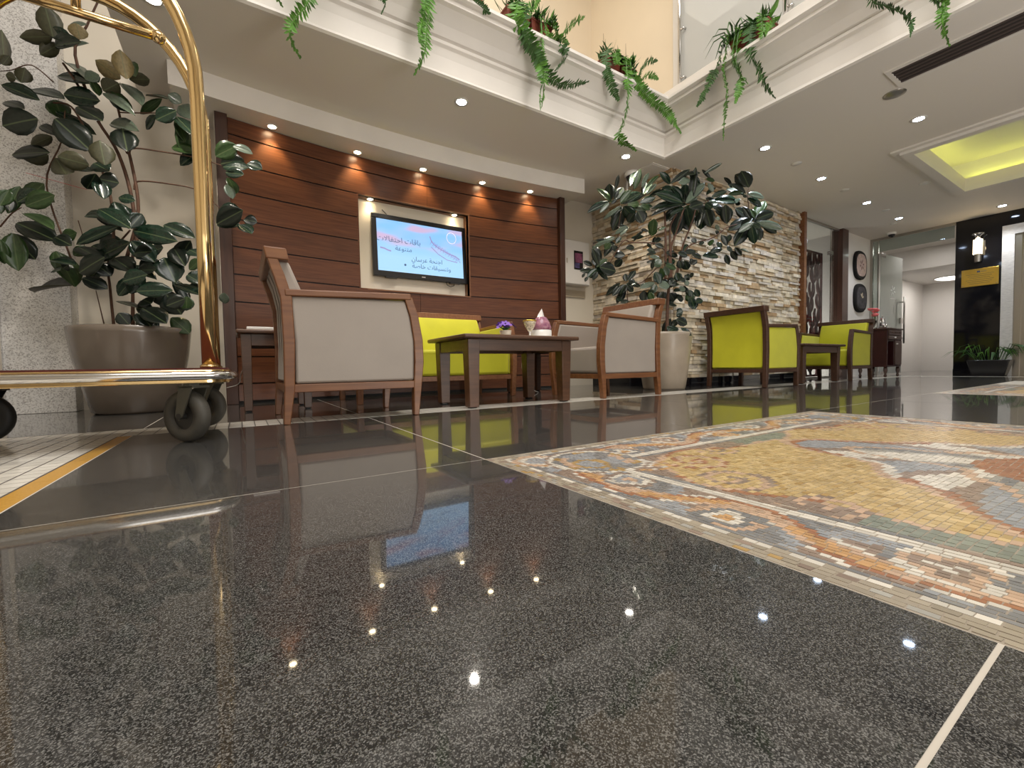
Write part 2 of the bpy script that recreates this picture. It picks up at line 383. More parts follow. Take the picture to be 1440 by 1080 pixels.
def mosaic(name,label,X0,Y0,nind,k_):
    root=thing(name,label,'floor mosaic',(X0,Y0,0))
    MB().box(0,MW,-MHH,0,-.02,-.0004).build('mortar_bed',M['mgrout'],root)
    cells=[]
    def tile(pts,jit):
        g=.00075
        cx=sum(p[0] for p in pts)/4; cy=sum(p[1] for p in pts)/4; out=[]
        for (x,y) in pts:
            dx,dy=x-cx,y-cy; x2=cx+dx-math.copysign(min(g,abs(dx)*.3),dx)+random.uniform(-jit,jit); y2=cy+dy-math.copysign(min(g,abs(dy)*.3),dy)+random.uniform(-jit,jit)
            out.append((min(max(x2,.001),MW-.001),min(max(y2,.001),MHH-.001)))
        cells.append((cx,cy,out))
    rows=[(.002,.0125,.024),(.0130,.0240,.019),(.0245,.0360,.021),(.0365,.0495,.021),(.0500,.0590,.022)]
    e0=.060
    while e0<.2045: rows.append((e0,e0+.01035,.0145)); e0+=.01035
    rows+=[(.206,.2185,.024),(.2195,.2315,.024),(.2325,.2455,.022)]
    if k_>1: rows=[(a,min(b+.0,.246),l*k_) for a,b,l in rows]
    for a,b,l in rows:
        n=max(1,int((MW-2*a)/(l)))
        if n<1: continue
        off=random.random()*l
        for side in range(4):
            s0=a-off
            while s0<MW-a:
                s1=s0+l*random.uniform(.85,1.15); x0,x1=max(s0,a),min(s1,MW-b if side in(0,1,2,3) else MW); s0=s1
                if x1-x0<.006: continue
                q=[(x0,a),(x1,a),(x1,b),(x0,b)]
                if side==1: q=[(MW-y,x) for x,y in q]
                elif side==2: q=[(MW-x,MHH-y) for x,y in q]
                elif side==3: q=[(y,MHH-x) for x,y in q]
                tile(q,.0007)
    v=.247; r=0
    while v<MHH-.248:
        hgt=min(.0128*k_*random.uniform(.93,1.07),MHH-.247-v); u=.247-random.uniform(0,.02)
        while u<MW-.247:
            w=.0195*k_*random.uniform(.75,1.25); x0,x1=max(u,.247),min(u+w,MW-.247); u+=w
            if x1-x0<.006: continue
            f=lambda x,y:(x,y+.0035*math.sin(x*7+y*3)) if .27<y<MHH-.27 else (x,y)
            tile([f(x0,v),f(x1,v),f(x1,v+hgt),f(x0,v+hgt)],.0009)
        v+=hgt; r+=1
    def solid(ps):
        z=random.uniform(-.0001,.0005); tz=random.uniform(-.00012,.00012)
        return [(x,-y,z+(tz if i<2 else -tz)) for i,(x,y) in enumerate(ps)]+[(x,-y,-.004) for x,y in ps]
    FS=[(0,1,2,3),(0,4,5,1),(1,5,6,2),(2,6,7,3),(3,7,4,0)]
    def key(c):
        x,y=X0+c[0],Y0-c[1]; seen=y>.03+.02*c[0]
        return (0 if seen else 1, x*x+y*y)
    cells.sort(key=key)
    for c in cells[:nind]:
        MB().add(solid(c[2]),FS).build('tessera',PM[PK.index(design(c[0],c[1]))],root)
    b=MB()
    for c in cells[nind:]: b.add(solid(c[2]),FS,PK.index(design(c[0],c[1])))
    stuff(b.build('tessera_field',PM,root))
M['mgrout']=mat('mosaic_grout',(.34,.29,.23),.7)
mosaic('floor_mosaic','large gold and orange stone mosaic with scrolling border, filling the right foreground floor',.578,1.066,300,1)
mosaic('floor_mosaic','distant pale bordered stone mosaic in the floor before the black wall',4.498,1.066,0,1.6)

# ------------------------------------------------------------------ ceiling, coffer, parapet
cl=MB()
CX0,CX1,CY0,CY1=6.04,7.95,-.75,1.60
cl.box(-.60,9.8,3.095,4.75,H,H+.12); cl.box(3.954,CX0,-5,3.095,H,H+.12); cl.box(CX1,9.8,-5,3.095,H,H+.12)
cl.box(CX0,CX1,CY1,3.095,H,H+.12); cl.box(CX0,CX1,-5,CY0,H,H+.12); cl.box(9.8,15.3,-5,4.75,H,H+.12)
struct('ceiling',cl,M['ceil'])
cf=MB(); e=.16; zt=2.82
cf.box(CX0-e,CX1+e,CY0-e,CY1+e,zt,zt+.03); cf.box(CX0-e-.02,CX0-e,CY0-e,CY1+e,H+.12,zt); cf.box(CX1+e,CX1+e+.02,CY0-e,CY1+e,H+.12,zt)
cf.box(CX0-e,CX1+e,CY0-e-.02,CY0-e,H+.12,zt); cf.box(CX0-e,CX1+e,CY1+e,CY1+e+.02,H+.12,zt)
co=struct('trim_1',cf,M['white'])
rim=MB()
for (w,z0,z1) in ((.15,H-.018,H),(.09,H-.045,H-.018)):
    rim.box(CX0-w,CX0+.0,CY0-w,CY1+w,z0,z1); rim.box(CX1,CX1+w,CY0-w,CY1+w,z0,z1); rim.box(CX0,CX1,CY0-w,CY0,z0,z1); rim.box(CX0,CX1,CY1,CY1+w,z0,z1)
rim.build('cornice',M['plaster'],co)
led=MB()
for (x0,x1,y0,y1) in ((CX0-.12,CX0-.09,CY0,CY1),(CX1+.09,CX1+.12,CY0,CY1),(CX0,CX1,CY0-.12,CY0-.09),(CX0,CX1,CY1+.09,CY1+.12)): led.box(x0,x1,y0,y1,H+.125,H+.145)
led.build('led_strip',M['greenled'],co)
# parapet of the gallery: profile (d outward into the void, z), swept along both branches
prof=[(0,H),(.03,H),(.045,H+.012),(.03,H+.024),(.012,H+.030),(.0,H+.06),(.012,2.62),(.03,2.675),(.05,2.69),(.055,2.71),(.035,2.715),(.035,2.725),(.06,2.732),(.10,2.79),(.17,2.865),(.20,2.875),(.20,2.905),(.215,2.908),(.235,2.92),(.235,2.945),(-.12,2.945),(-.12,H+.12),(0,H+.12)]
n=len(prof); pb=MB(); vs=[]
for (x,y) in ((-3.5,None),('c',None),(None,-5)):
    for d,z in prof:
        if x==-3.5: vs.append((-3.5,3.095-d,z))
        elif x=='c': vs.append((3.954-d,3.095-d,z))
        else: vs.append((3.954-d,-5,z))
pb.add(vs,[(r*n+i,r*n+(i+1)%n,(r+1)*n+(i+1)%n,(r+1)*n+i) for r in range(2) for i in range(n)])
struct('trim_2',pb,M['plaster'])
struct('trim_3',MB().box(3.93,4.13,-5,3.20,2.945,3.16),M['plaster'],bevel=.008)     # kerb under the gallery glazing

# ------------------------------------------------------------------ walls of the gallery above and the shell behind the camera
struct('wall_upper_back',MB().box(-.04,4.2,4.4,4.5,H+.12,6.0),M['beige'])
struct('wall_upper_right',MB().box(4.14,4.24,3.09,4.4,H+.12,6.0),M['beige'])
struct('wall_gallery',MB().box(5.6,5.7,-5,3.2,H+.12,6.0),M['plaster'])
struct('wall_roof',MB().box(-3.6,5.7,-5,4.5,6.0,6.1),M['white'])
struct('wall_left',MB().box(-3.6,-3.5,-5,4.5,0,6.0),M['cream'])
struct('wall_front',MB().box(-3.6,15.4,-5.1,-5,0,6.0),M['cream'])
struct('trim_4',MB().box(4.11,4.16,3.02,3.10,3.16,6.0),M['white'],bevel=.006)
gp=struct('window_1',MB().box(4.075,4.087,1.96,3.0,3.16,5.2),M['frost'])
MB().box(4.06,4.10,.85,1.88,3.16,5.2).build('glazing_panel',M['frost'],gp)
MB().box(4.075,4.087,-.3,.8,3.16,5.2).build('glazing_panel',M['frost'],gp)
for yy in (2.965,1.915,.82):
    t=thing('railing_post','slim polished steel post holding the gallery glass, '+{2.965:'beside the beige wall',1.915:'at the far right of the glass pane',.82:'out beyond the second pane'}[yy],'post',(4.045,yy,3.16))
    MB().tube([(0,0,0),(0,0,1.9)],.017,12).build('pole',M['chrome'],t,smooth=True)
    for zz in (.12,.62,1.4):
        MB().tube([(0,0,zz),(.0,-.05,zz),(.03,-.05,zz)],.012,8).build('clamp',M['chrome'],t,smooth=True)

# ------------------------------------------------------------------ soffit and curved timber wall
def yw(x): return 4.29-.17*((x-1.65)/1.7)**2
def yf(x): return 4.00-.13*((x-1.55)/1.9)**2
sf=MB(); N=28; xa,xb=-.36,3.5
top=[(xa+(xb-xa)*i/N) for i in range(N+1)]
poly=[(x,yf(x)) for x in top]+[(xb,4.55),(xa,4.55)]
sf.prism(poly,'z',HS,H)
struct('trim_5',sf,M['plaster'])
struct('wall_back_left',MB().box(-1.01,-.04,4.40,4.5,0,6).box(-3.5,-1.01,4.46,4.5,0,6).box(-.11,-.10,4.10,4.40,0,HS),M['cream'])
struct('wall_back_right',MB().box(3.40,4.2,4.43,4.53,0,H),M['cream'])
pil=struct('wall_pillar',MB().box(-2.2,-1.0,4.24,4.45,0,6.0),M['terrazzo'],bevel=.004)
MB().box(-1.365,-1.34,4.215,4.24,0,2.0).build('edge_strip',M['chrome'],pil)
nx0,nx1,nz0,nz1=1.0,2.165,1.05,1.935
bk=MB()
def curved(x0,x1,z0,z1,off,th,mb,m=0,n=None):
    n=n or max(2,int((x1-x0)/.12)); vs=[]
    for i in range(n+1):
        x=x0+(x1-x0)*i/n; y=yw(x)+off
        vs+=[(x,y,z0),(x,y,z1),(x,y+th,z0),(x,y+th,z1)]
    fs=[]
    for i in range(n):
        a=4*i;b=a+4; fs+=[(a,b,b+1,a+1),(a+2,a+3,b+3,b+2),(a+1,b+1,b+3,a+3),(a,a+2,b+2,b)]
    fs+=[(0,1,3,2),(4*n,4*n+2,4*n+3,4*n+1)]
    mb.add(vs,fs,m)
curved(-.08,nx0,0,HS,.016,.03,bk); curved(nx1,3.36,0,HS,.016,.03,bk); curved(nx0,nx1,0,nz0,.016,.03,bk); curved(nx0,nx1,nz1,HS,.016,.03,bk)
wb=struct('wall_back',bk,M['black'])
zs=[2.157-.2212*k for k in range(10)]; zs=[HS]+zs+[.02]
g=.0055
for i in range(len(zs)-1):
    z1,z0=zs[i]-g,zs[i+1]+g
    if z1-z0<.03: continue
    if 1<i<6:
        segs=[(-.02,nx0),(nx1,3.30)]
    elif i==0: segs=[(-.02,1.62),(1.623,3.30)]
    else: segs=[(-.02,1.70),(1.703,3.30)] if i%2 else [(-.02,1.60),(1.603,3.30)]
    for a,b in segs:
        m=MB(); curved(a,b,z0,z1,0,.018,m); m.build('plank',M['plank'],wb)
MB().box(-.105,-.022,yw(0)-.045,4.40,0,HS).build('edge_post',M['darkwood'],wb,bevel=.004)
MB().box(3.302,3.375,yw(3.3)-.05,4.43,0,HS).build('edge_post',M['darkwood'],wb,bevel=.004)
MB().box(nx0-.02,nx1+.03,4.385,4.43,nz0-.02,nz1+.02).build('niche_back',M['cream'],wb)
nr=MB(); nr.box(nx0-.012,nx0,yw(nx0)+.0,4.385,nz0,nz1).box(nx1,nx1+.014,yw(nx1)-.006,4.385,nz0-.012,nz1+.012).box(nx0,nx1,yw(1.6)-.02,4.385,nz1,nz1+.012).box(nx0,nx1,yw(1.6)-.02,4.385,nz0-.012,nz0)
nr.build('niche_frame',M['oak'],wb)

# ------------------------------------------------------------------ split-stone wall
SP=[(.62,.54,.41),(.52,.42,.29),(.70,.63,.52),(.44,.31,.18),(.57,.52,.46),(.36,.24,.13)]
SM=[mat('split_stone_%d'%i,c,.8,var=.22,scale=14,coord='World',bump=.7,bscale=45,island=.18) for i,c in enumerate(SP)]
sw=struct('wall_stone',MB().box(4.17,4.30,3.15,4.43,0,H).box(4.17,7.04,3.15,3.25,0,H),M['soil'])
st=[]
def courses(length, place):
    z=.10
    while z<H-.005:
        h=min(random.uniform(.028,.05),H-z); x=0
        while x<length:
            l=min(random.uniform(.09,.34),length-x)
            if length-x-l<.05: l=length-x
            d=random.uniform(.012,.040) if random.random()<.8 else random.uniform(.04,.055)
            st.append(place(x,l,z,h,d)); x+=l
        z+=h
wts=[.30,.17,.22,.09,.16,.06]
courses(2.87,lambda x,l,z,h,d:((4.17+x+l/2,3.15-d/2,z+h/2),(l-.003,d,h-.004)))
courses(1.28,lambda x,l,z,h,d:((4.17-d/2,3.15+x+l/2,z+h/2),(d,l-.003,h-.004)))
st.sort(key=lambda s:(Vector(s[0])-Vector((0,0,.26))).length)
sb=MB()
for i,(c,s) in enumerate(st):
    m=random.choices(range(6),wts)[0]
    if i<300: piece('stone',SM[m],c,s,sw)
    else:
        sb.box(c[0]-s[0]/2,c[0]+s[0]/2,c[1]-s[1]/2,c[1]+s[1]/2,c[2]-s[2]/2,c[2]+s[2]/2,m)
stuff(sb.build('stone_courses',SM,sw))
struct('baseboard_stone',MB().box(4.125,4.17,3.12,4.43,0,.10).box(4.125,7.04,3.10,3.15,0,.10),M['blackstone'])
struct('trim_6',MB().box(7.04,7.11,3.06,3.25,0,H),M['oak'])

# ------------------------------------------------------------------ carved screen room, plaque wall, end wall
struct('wall_screen_room',MB().box(7.0,8.8,4.4,4.5,0,H).box(8.75,8.8,3.25,4.4,0,H).box(7.0,7.05,3.25,4.4,0,H),mat('dim_grey_paint',(.62,.58,.56),.7))
sg=struct('window_2',MB().box(7.12,8.49,3.185,3.197,.02,H-.03),M['greenglass'])
MB().box(7.11,8.50,3.17,3.21,H-.03,H).build('head_rail',M['steel'],sg)
MB().box(7.11,8.50,3.17,3.21,0,.02).build('sill_rail',M['steel'],sg)
for (xx,zz) in ((7.33,2.10),(8.22,2.03)): MB().box(xx-.05,xx+.05,3.165,3.215,zz-.03,zz+.03).build('patch_fitting',M['chrome'],sg)
MB().box(8.235,8.25,3.18,3.20,.02,H-.03).build('glass_edge',M['chrome'],sg)
struct('trim_7',MB().box(8.50,8.72,3.12,3.30,0,H),M['darkwood'])
struct('wall_center',MB().box(8.72,9.84,3.17,3.28,0,H),M['white'])
sc=thing('carved_screen','dark red-brown carved screen of curling leaves behind the glass panel','screen',(7.31,3.30,0))
MB().box(0,.03,0,.025,.02,2.05).box(.88,.91,0,.025,.02,2.05).box(0,.91,0,.025,.02,.05).box(0,.91,0,.025,2.02,2.05).build('frame',mat('carved_wood',(.085,.014,.014),.6,spec=.2),sc)
CW=bpy.data.materials['carved_wood']
def vine(p0,ang,L,curl,w):
    pts=[];x,z=p0;a=ang;n=9
    for i in range(n+1):
        pts.append((x,z)); x+=math.cos(a)*L/n; z+=math.sin(a)*L/n; a+=curl/n
        if not(.012<x<.898 and .03<z<2.04): break
    if len(pts)<3: return
    m=MB(); m.sweep(pts,[w*(.45+.75*math.sin(math.pi*(i+.6)/len(pts)))*.8 for i in range(len(pts))],.003,.022); m.build('vine',CW,sc)
rs=random.Random(11)
for k in range(4):
    m=MB(); x=.115+.225*k; pts=[(x+.05*math.sin(i*.9+k*1.7),.04+i*2.0/16) for i in range(17)]
    m.sweep(pts,[.040]*17,.003,.022); m.build('vine',CW,sc)
    for j in range(8):
        z=.10+.24*j+.07*(k%2)
        for sd in (1,-1): vine((x+.05*math.sin((z-.04)*8*.9+k*1.7),z),R(90-sd*50),.27,sd*R(85),.062)
lamp('screen_room_light','AREA',(7.75,3.85,.30),20,(1,.9,.86),rot=(0,R(-118),0),size=.6)
lamp('screen_room_ceiling_light','AREA',(7.9,3.8,2.40),1.5,(1,.9,.85),size=.5)
# end wall: glass front, black stone wall, lift
XE=9.8
gf=struct('window_3',MB().box(XE,XE+.012,3.055,3.13,.05,2.41).box(XE,XE+.012,2.08,3.05,2.215,2.41),M['greenglass'])
fr=MB(); fr.box(XE-.02,XE+.03,3.13,3.17,0,H).box(XE-.02,XE+.03,2.06,3.13,2.41,H).box(XE-.01,XE+.022,3.05,3.062,.0,2.41).box(XE-.02,XE+.03,3.055,3.13,0,.05)
fr.build('steel_frame',M['steel'],gf)
dr=bpy.data.objects.new('door_1',None); C.objects.link(dr); dr.location=(XE+.02,3.03,0); dr.rotation_euler=(0,0,R(-93)); dr['kind']='structure'
DL=.90
dg=MB().box(0,.012,0,DL,.02,2.19).build('door_glass',M['doorglass'],dr)
MB().box(-.01,.022,0,.16,2.12,2.20).build('hinge_patch',M['chrome'],dr)
MB().box(-.01,.022,0,.16,.005,.06).build('hinge_patch',M['chrome'],dr)
etch=mat('etched_white',(.8,.82,.8),.6)
em=MB()
for k in range(6):
    a=R(60*k+20); em.box(-.0015,.0,-.012,.012,.03,.10,0,Matrix.Translation((0,.50,1.55))@Matrix.Rotation(a,4,'X'))
em.box(-.0015,0,.38,.62,1.40,1.412).box(.012,.0135,.38,.62,1.40,1.412)
for k in range(6): em.box(.012,.0135,-.012,.012,.03,.10,0,Matrix.Translation((0,.50,1.55))@Matrix.Rotation(R(60*k+20),4,'X'))
em.build('etched_emblem',etch,dr)
MB().box(-.0015,0,.52,.60,1.10,1.26).build('paper_notice',M['white'],dr)
for sx in (-.055,.067):
    hb=MB(); hb.tube([(sx,DL-.06,.58),(sx,DL-.06,1.46)],.014,12); hb.tube([(sx,DL-.06,.68),(.006,DL-.06,.68)],.010,8); hb.tube([(sx,DL-.06,1.36),(.006,DL-.06,1.36)],.010,8)
    hb.build('bar_handle',M['steel'],dr,smooth=True)
MB().box(-.02,.03,DL-.10,DL-.01,.96,1.06).build('lock',M['steel'],dr)
struct('wall_corridor',MB().box(XE+.04,14.1,3.5,3.6,0,H).box(XE+.04,XE+.14,3.28,3.5,0,H).box(14.0,14.1,1.2,3.5,0,H).box(XE+.21,14.1,1.9,2.0,0,H).box(11.5,14.0,2.0,3.5,2.06,2.16).box(11.45,11.5,2.0,3.5,2.06,H),M['white'])
lamp('corridor_light','AREA',(12.9,2.7,2.04),17,(1,.95,.91),size=.5)
lamp('corridor_front_light','AREA',(10.7,2.6,2.43),5,(1,.95,.90),size=.4)
t=thing('ceiling_lamp','round glowing white lamp on the corridor ceiling behind the glass','ceiling light',(13.2,2.86,2.059))
MB().lathe([(.0,-.06),(.16,-.05),(.24,-.02)],24).build('diffuser',mat('soft_lamp_glow',(1,.97,.93),.5,emit=(1,.96,.92),estr=2.2),t,smooth=True); MB().lathe([(.24,-.02),(.26,-.02),(.26,0),(.0,0)],24).build('ring',M['chrome'],t)
bwl=struct('wall_right',MB().box(XE-.02,XE+.2,1.555,2.06,.0,H).box(XE-.02,XE+.2,-5,1.555,2.24,H),M['blackstone'])
struct('baseboard_right',MB().box(XE-.045,XE-.02,1.56,2.06,0,.10),M['blackstone'],bevel=.004)
M['splitwhite']=mat('white_rough_stone',(.62,.60,.57),.7,var=.12,scale=20,stretch=(1,1,6),bump=.8,bscale=30)
struct('trim_8',MB().box(XE-.06,XE+.1,1.43,1.555,0,2.24).box(XE-.06,XE+.1,.2,1.43,2.10,2.24).box(XE-.06,XE+.1,.2,.33,0,2.10),M['splitwhite'])
struct('door_2',MB().box(XE+.0,XE+.06,.33,.88,0,2.10).box(XE+.0,XE+.06,.885,1.36,0,2.10).box(XE-.03,XE+.06,1.36,1.43,0,2.10),M['steel'])
struct('wall_right_far',MB().box(XE-.02,XE+.2,-5,.2,0,2.24),M['blackstone'])

# ------------------------------------------------------------------ lamps in the ceiling
def downlight(x,y,z,glow,label,energy,col,spot=120,r=.040,group=None,tilt=(0,0,0)):
    t=thing('downlight',label,'ceiling light',(x,y,z),0,group)
    MB().lathe([(r,-.004),(r*1.45,-.006),(r*1.5,0),(r*1.2,.0),(r,-.002)],20).build('ring',M['lampring'],t,smooth=True)
    MB().lathe([(0,-.0045),(r,-.0045),(r,-.001),(0,-.001)],20).build('bulb',glow,t)
    lamp('downlight_beam','SPOT',(x,y,z-.02),energy,col,tilt,.03,spot,.7)
warm=(1,.84,.62); cool=(.88,.93,1)
downlight(1.618,3.264,H,M['lampwhite'],'bright round downlight in the ceiling above the grey armchair, under the fern ledge',42,(1,.92,.8))
downlight(3.507,3.228,H,M['lampwhite'],'round downlight in the ceiling left of the dome camera',40,(1,.90,.76))
downlight(-.36,3.30,H,M['lampwhite'],'downlight in the ceiling at the top left above the brass trolley arch',42,(1,.9,.78))
for (x,y,lb) in ((4.618,2.378,'white downlight nearest the ledge corner, above the yellow armchair'),(5.307,1.376,'white downlight below the long dark vent'),(5.972,2.419,'white downlight second along the row before the stone wall'),(7.439,2.456,'white downlight third along the row, above the yellow chairs at the back'),(8.70,2.466,'white downlight at the far end of the row, above the small cabinet'),(9.35,1.50,'white downlight close to the top of the black wall')):
    downlight(x,y,H,M['lampblue'],lb,36,cool)
for (x,y) in ((4.6,-1.2),(6.9,-2.2)): downlight(x,y,H,M['lampblue'],'white downlight in the ceiling off to the right of the coffer, '+('near' if x<5 else 'far')+' one',20,cool)
xs5=[(.29,'leftmost small warm spotlight in the soffit over the timber wall'),(.99,'second small warm spotlight from the left in the timber wall soffit'),(1.64,'third small warm spotlight, above the right half of the television'),(2.31,'fourth small warm spotlight from the left in the timber wall soffit'),(2.90,'rightmost small warm spotlight in the timber wall soffit')]
for x,lb in xs5: downlight(x,yw(x)-.070,HS,M['lampglow'],lb,17,(1,.78,.42),84,.030,tilt=(R(6),0,0))
for x,lb in ((1.13,'warm spotlight at the left end of the television niche'),(2.03,'warm spotlight at the right end of the television niche')):
    downlight(x,4.335,nz1-.001,M['lampglow'],lb,2.6,(1,.80,.50),110,.024)
def disc(name,label,cat,x,y,r=.05,m='lampring'):
    o=MB().lathe([(0,-.012),(r*.6,-.012),(r*.75,-.006),(r,-.004),(r,0),(0,0)],18,).build(name,M[m],None,smooth=True); o.location=(x,y,H-.0005); tag(o,label,cat); return o
disc('ceiling_speaker','dark unlit round fitting on the ceiling under the end of the long vent','ceiling fitting',4.641,1.356,.075,'steel')
disc('smoke_detector','small round detector on the ceiling between the two nearest white downlights','smoke detector',5.282,2.383,.05)
disc('smoke_detector','small round detector on the ceiling between second and third downlights of the row','smoke detector',6.633,2.422,.05)
disc('smoke_detector','white round detector on the ceiling beside the corner of the green coffer','smoke detector',7.268,1.813,.06)
disc('sprinkler','small ceiling sprinkler just before the glass front','sprinkler',8.95,2.60,.045)
disc('sprinkler','small ceiling sprinkler beyond the third downlight of the row','sprinkler',8.05,2.43,.045)
o=MB().box(-.16,.16,-.16,.16,-.006,0).box(-.14,.14,-.14,.14,-.009,-.006).build('access_hatch',M['plaster']); o.location=(4.02,3.33,H); tag(o,'flat square access hatch in the ceiling above the tall plant by the stone corner','hatch')
v=thing('air_vent','long dark slotted air vent in the ceiling at the upper right','vent',(4.38,-.42,H))
MB().box(-.15,-.115,-1.72,1.72,-.010,0).box(.115,.15,-1.72,1.72,-.010,0).box(-.115,.115,1.69,1.72,-.010,0).box(-.115,.115,-1.72,-1.69,-.010,0).build('frame',M['plaster'],v)
MB().box(-.115,.115,-1.69,1.69,-.003,0).build('dark_throat',mat('vent_shadow',(.03,.022,.02),.7),v)
M['ventdark']=mat('dark_vent_metal',(.085,.062,.056),.6)
for k in range(5): MB().box(-.098+.049*k-.006,-.098+.049*k+.006,-1.69,1.69,-.010,-.003).build('slat',M['ventdark'],v)
def dome(x,y,s,label):
    t=thing('dome_camera',label,'camera',(x,y,H))
    MB().lathe([(0,-.035*s),(.06*s,-.035*s),(.066*s,-.015*s),(.066*s,0),(0,0)],24).build('base',M['porcelain'],t,smooth=True)
    MB().lathe([(0,-.085*s),(.022*s,-.080*s),(.040*s,-.062*s),(.048*s,-.035*s),(0,-.035*s)],24).build('dome',M['plastic'],t,smooth=True)
dome(3.855,3.466,1.25,'white dome security camera with dark lens on the ceiling behind the tall plant')
dome(9.55,2.80,1.0,'tiny dark dome camera on the ceiling in front of the glass front')
t=thing('wall_siren','small round white detector hanging below the dome camera by the stone wall','detector',(3.95,3.62,2.26))
MB().lathe([(0,-.06),(.05,-.05),(.07,0),(.05,.05),(0,.06)],20).build('body',M['porcelain'],t,smooth=True); MB().tube([(0,0,.05),(0,0,H-2.26)],.012,8).build('stem',M['porcelain'],t)

# ------------------------------------------------------------------ seating
def chair_proto(name,label,cat,W,fabric,wood,back_h=.82):
    t=thing(name,label,cat); h=W/2; pw=.046
    for s in (1,-1):
        y0,y1=(h-pw,h) if s>0 else (-h,-h+pw)
        MB().sweep([(.318,0),(.330,.17),(.342,.30),(.340,.42),(.318,.56),(.288,.655)],[.030,.046,.052,.052,.048,.044],y0,y1).build('leg',wood,t,bevel=.004)
        MB().sweep([(-.335,0),(-.318,.17),(-.312,.40),(-.318,.62),(-.345,.72),(-.385,back_h)],[.030,.046,.050,.050,.048,.040],y0,y1).build('leg',wood,t,bevel=.004)
        MB().sweep([(-.325,.640),(0,.652),(.302,.662)],[.034,.034,.034],y0-.003,y1+.003).build('arm_rail',wood,t,bevel=.006)
        MB().box(-.30,.32,y0+.004,y1-.004,.155,.195).build('side_rail',wood,t,bevel=.003)
        p=MB(); yo=(h-.010,h-.055) if s>0 else (-h+.010,-h+.055)
        p.prism([(-.290,.198),(.312,.198),(.318,.42),(.298,.55),(.272,.640),(-.298,.627),(-.286,.40)],'y',yo[0],yo[1]); p.build('side_panel',fabric,t,bevel=.012,seg=3)
    MB().box(.300,.332,-h+pw,h-pw,.155,.195).build('front_rail',wood,t,bevel=.003)
    MB().box(-.335,-.300,-h+pw,h-pw,.155,.195).build('back_rail',wood,t,bevel=.003)
    MB().box(-.27,.335,-h+.058,h-.058,.198,.415).build('seat',fabric,t,bevel=.025,seg=3)
    MB().prism([(-.330,.20),(-.20,.40),(-.235,.64),(-.300,back_h-.035),(-.375,back_h-.035),(-.345,.72),(-.325,.62),(-.322,.40)],'y',-h+pw+.002,h-pw-.002).build('backrest',fabric,t,bevel=.018,seg=3)
    MB().prism([(-.398,back_h-.045),(-.300,back_h-.045),(-.312,back_h+.012),(-.408,back_h+.012)],'y',-h-.003,h+.003).build('top_rail',wood,t,bevel=.006)
    return t
A=chair_proto('armchair','grey armchair with walnut frame, side towards the camera, left of the coffee table','armchair',.64,M['grey'],M['oak'],.84)
A.location=(.515,2.655,0)
B=chair_proto('armchair','grey armchair with walnut frame facing left, between the coffee table and the tall plant pot','armchair',.66,M['grey'],M['oak'],.82)
B.location=(2.725,2.775,0); B.rotation_euler=(0,0,math.pi)
Cc=chair_proto('armchair','lime yellow armchair with dark walnut frame, its back to the camera before the stone wall','armchair',.67,M['yellow'],M['oakdark'],.83)
Cc.location=(4.90,2.655,0)
D=chair_proto('armchair','lime yellow armchair facing left, in front of the small dark cabinet','armchair',.66,M['yellow'],M['oakdark'],.83)
D.location=(7.05,2.68,0); D.rotation_euler=(0,0,math.pi)
So=chair_proto('sofa','lime yellow two-seat sofa with walnut frame against the timber wall, behind the coffee table','sofa',1.40,M['yellow'],M['oak'],.79)
So.location=(1.42,3.63,0); So.rotation_euler=(0,0,-math.pi/2)
# channels stitched in the outside back of the near grey chair
for k in range(3):
    MB().sweep([(-.3235,.25),(-.3235,.40),(-.3265,.62),(-.3465,.72),(-.374,.79)],[.006]*5,-.16+.13*k,-.152+.13*k).build('seam',mat('grey_seam_%d'%k,(.20,.17,.15),.6),A)
o=MB().box(-.05,.05,-.16,.16,-.13,.13).build('cushion',mat('cream_cushion',(.62,.55,.42),.8,var=.05,scale=30),None,bevel=.045,seg=3); o.location=(.385,2.66,.545); o.rotation_euler=(0,R(-14),0); tag(o,'small cream cushion leaning inside the left grey armchair','cushion')

def table(name,label,x0,x1,y0,y1,h,wood,leg=.075,inset=.05):
    t=thing(name,label,'table',((x0+x1)/2,(y0+y1)/2,0)); a=(x1-x0)/2; b=(y1-y0)/2
    MB().box(-a,a,-b,b,h-.028,h).build('table_top',wood,t,bevel=.010,seg=3)
    i=inset
    MB().box(-a+i,a-i,-b+i,-b+i+.022,h-.105,h-.028).box(-a+i,a-i,b-i-.022,b-i,h-.105,h-.028).box(-a+i,-a+i+.022,-b+i,b-i,h-.105,h-.028).box(a-i-.022,a-i,-b+i,b-i,h-.105,h-.028).build('apron',wood,t,bevel=.003)
    for sx in (-1,1):
        for sy in (-1,1):
            cx=sx*(a-i-leg/2+.006); cy=sy*(b-i-leg/2+.006); l=leg/2; k=l*.78
            m=MB(); m.add([(cx-k,cy-k,.008),(cx+k,cy-k,.008),(cx+k,cy+k,.008),(cx-k,cy+k,.008),(cx-l,cy-l,h-.03),(cx+l,cy-l,h-.03),(cx+l,cy+l,h-.03),(cx-l,cy+l,h-.03)],[(0,3,2,1),(4,5,6,7),(0,1,5,4),(1,2,6,5),(2,3,7,6),(3,0,4,7)])
            m.box(cx-k*.7,cx+k*.7,cy-k*.7,cy+k*.7,0,.008,1); m.build('leg',[wood,M['plastic']],t,bevel=.003)
    return t
table('coffee_table','rectangular dark wood coffee table holding flowers and tissues, between the grey armchairs',1.17,2.10,2.39,3.02,.475,M['tablewood'],.085)
table('coffee_table','small dark wood coffee table between the two yellow armchairs',5.48,6.56,2.36,2.95,.475,M['oakdark'],.085)
table('side_table','dark side table at the left behind the grey armchair, with papers on top',-.02,.44,3.22,3.70,.535,M['tablewood'],.06,.03)
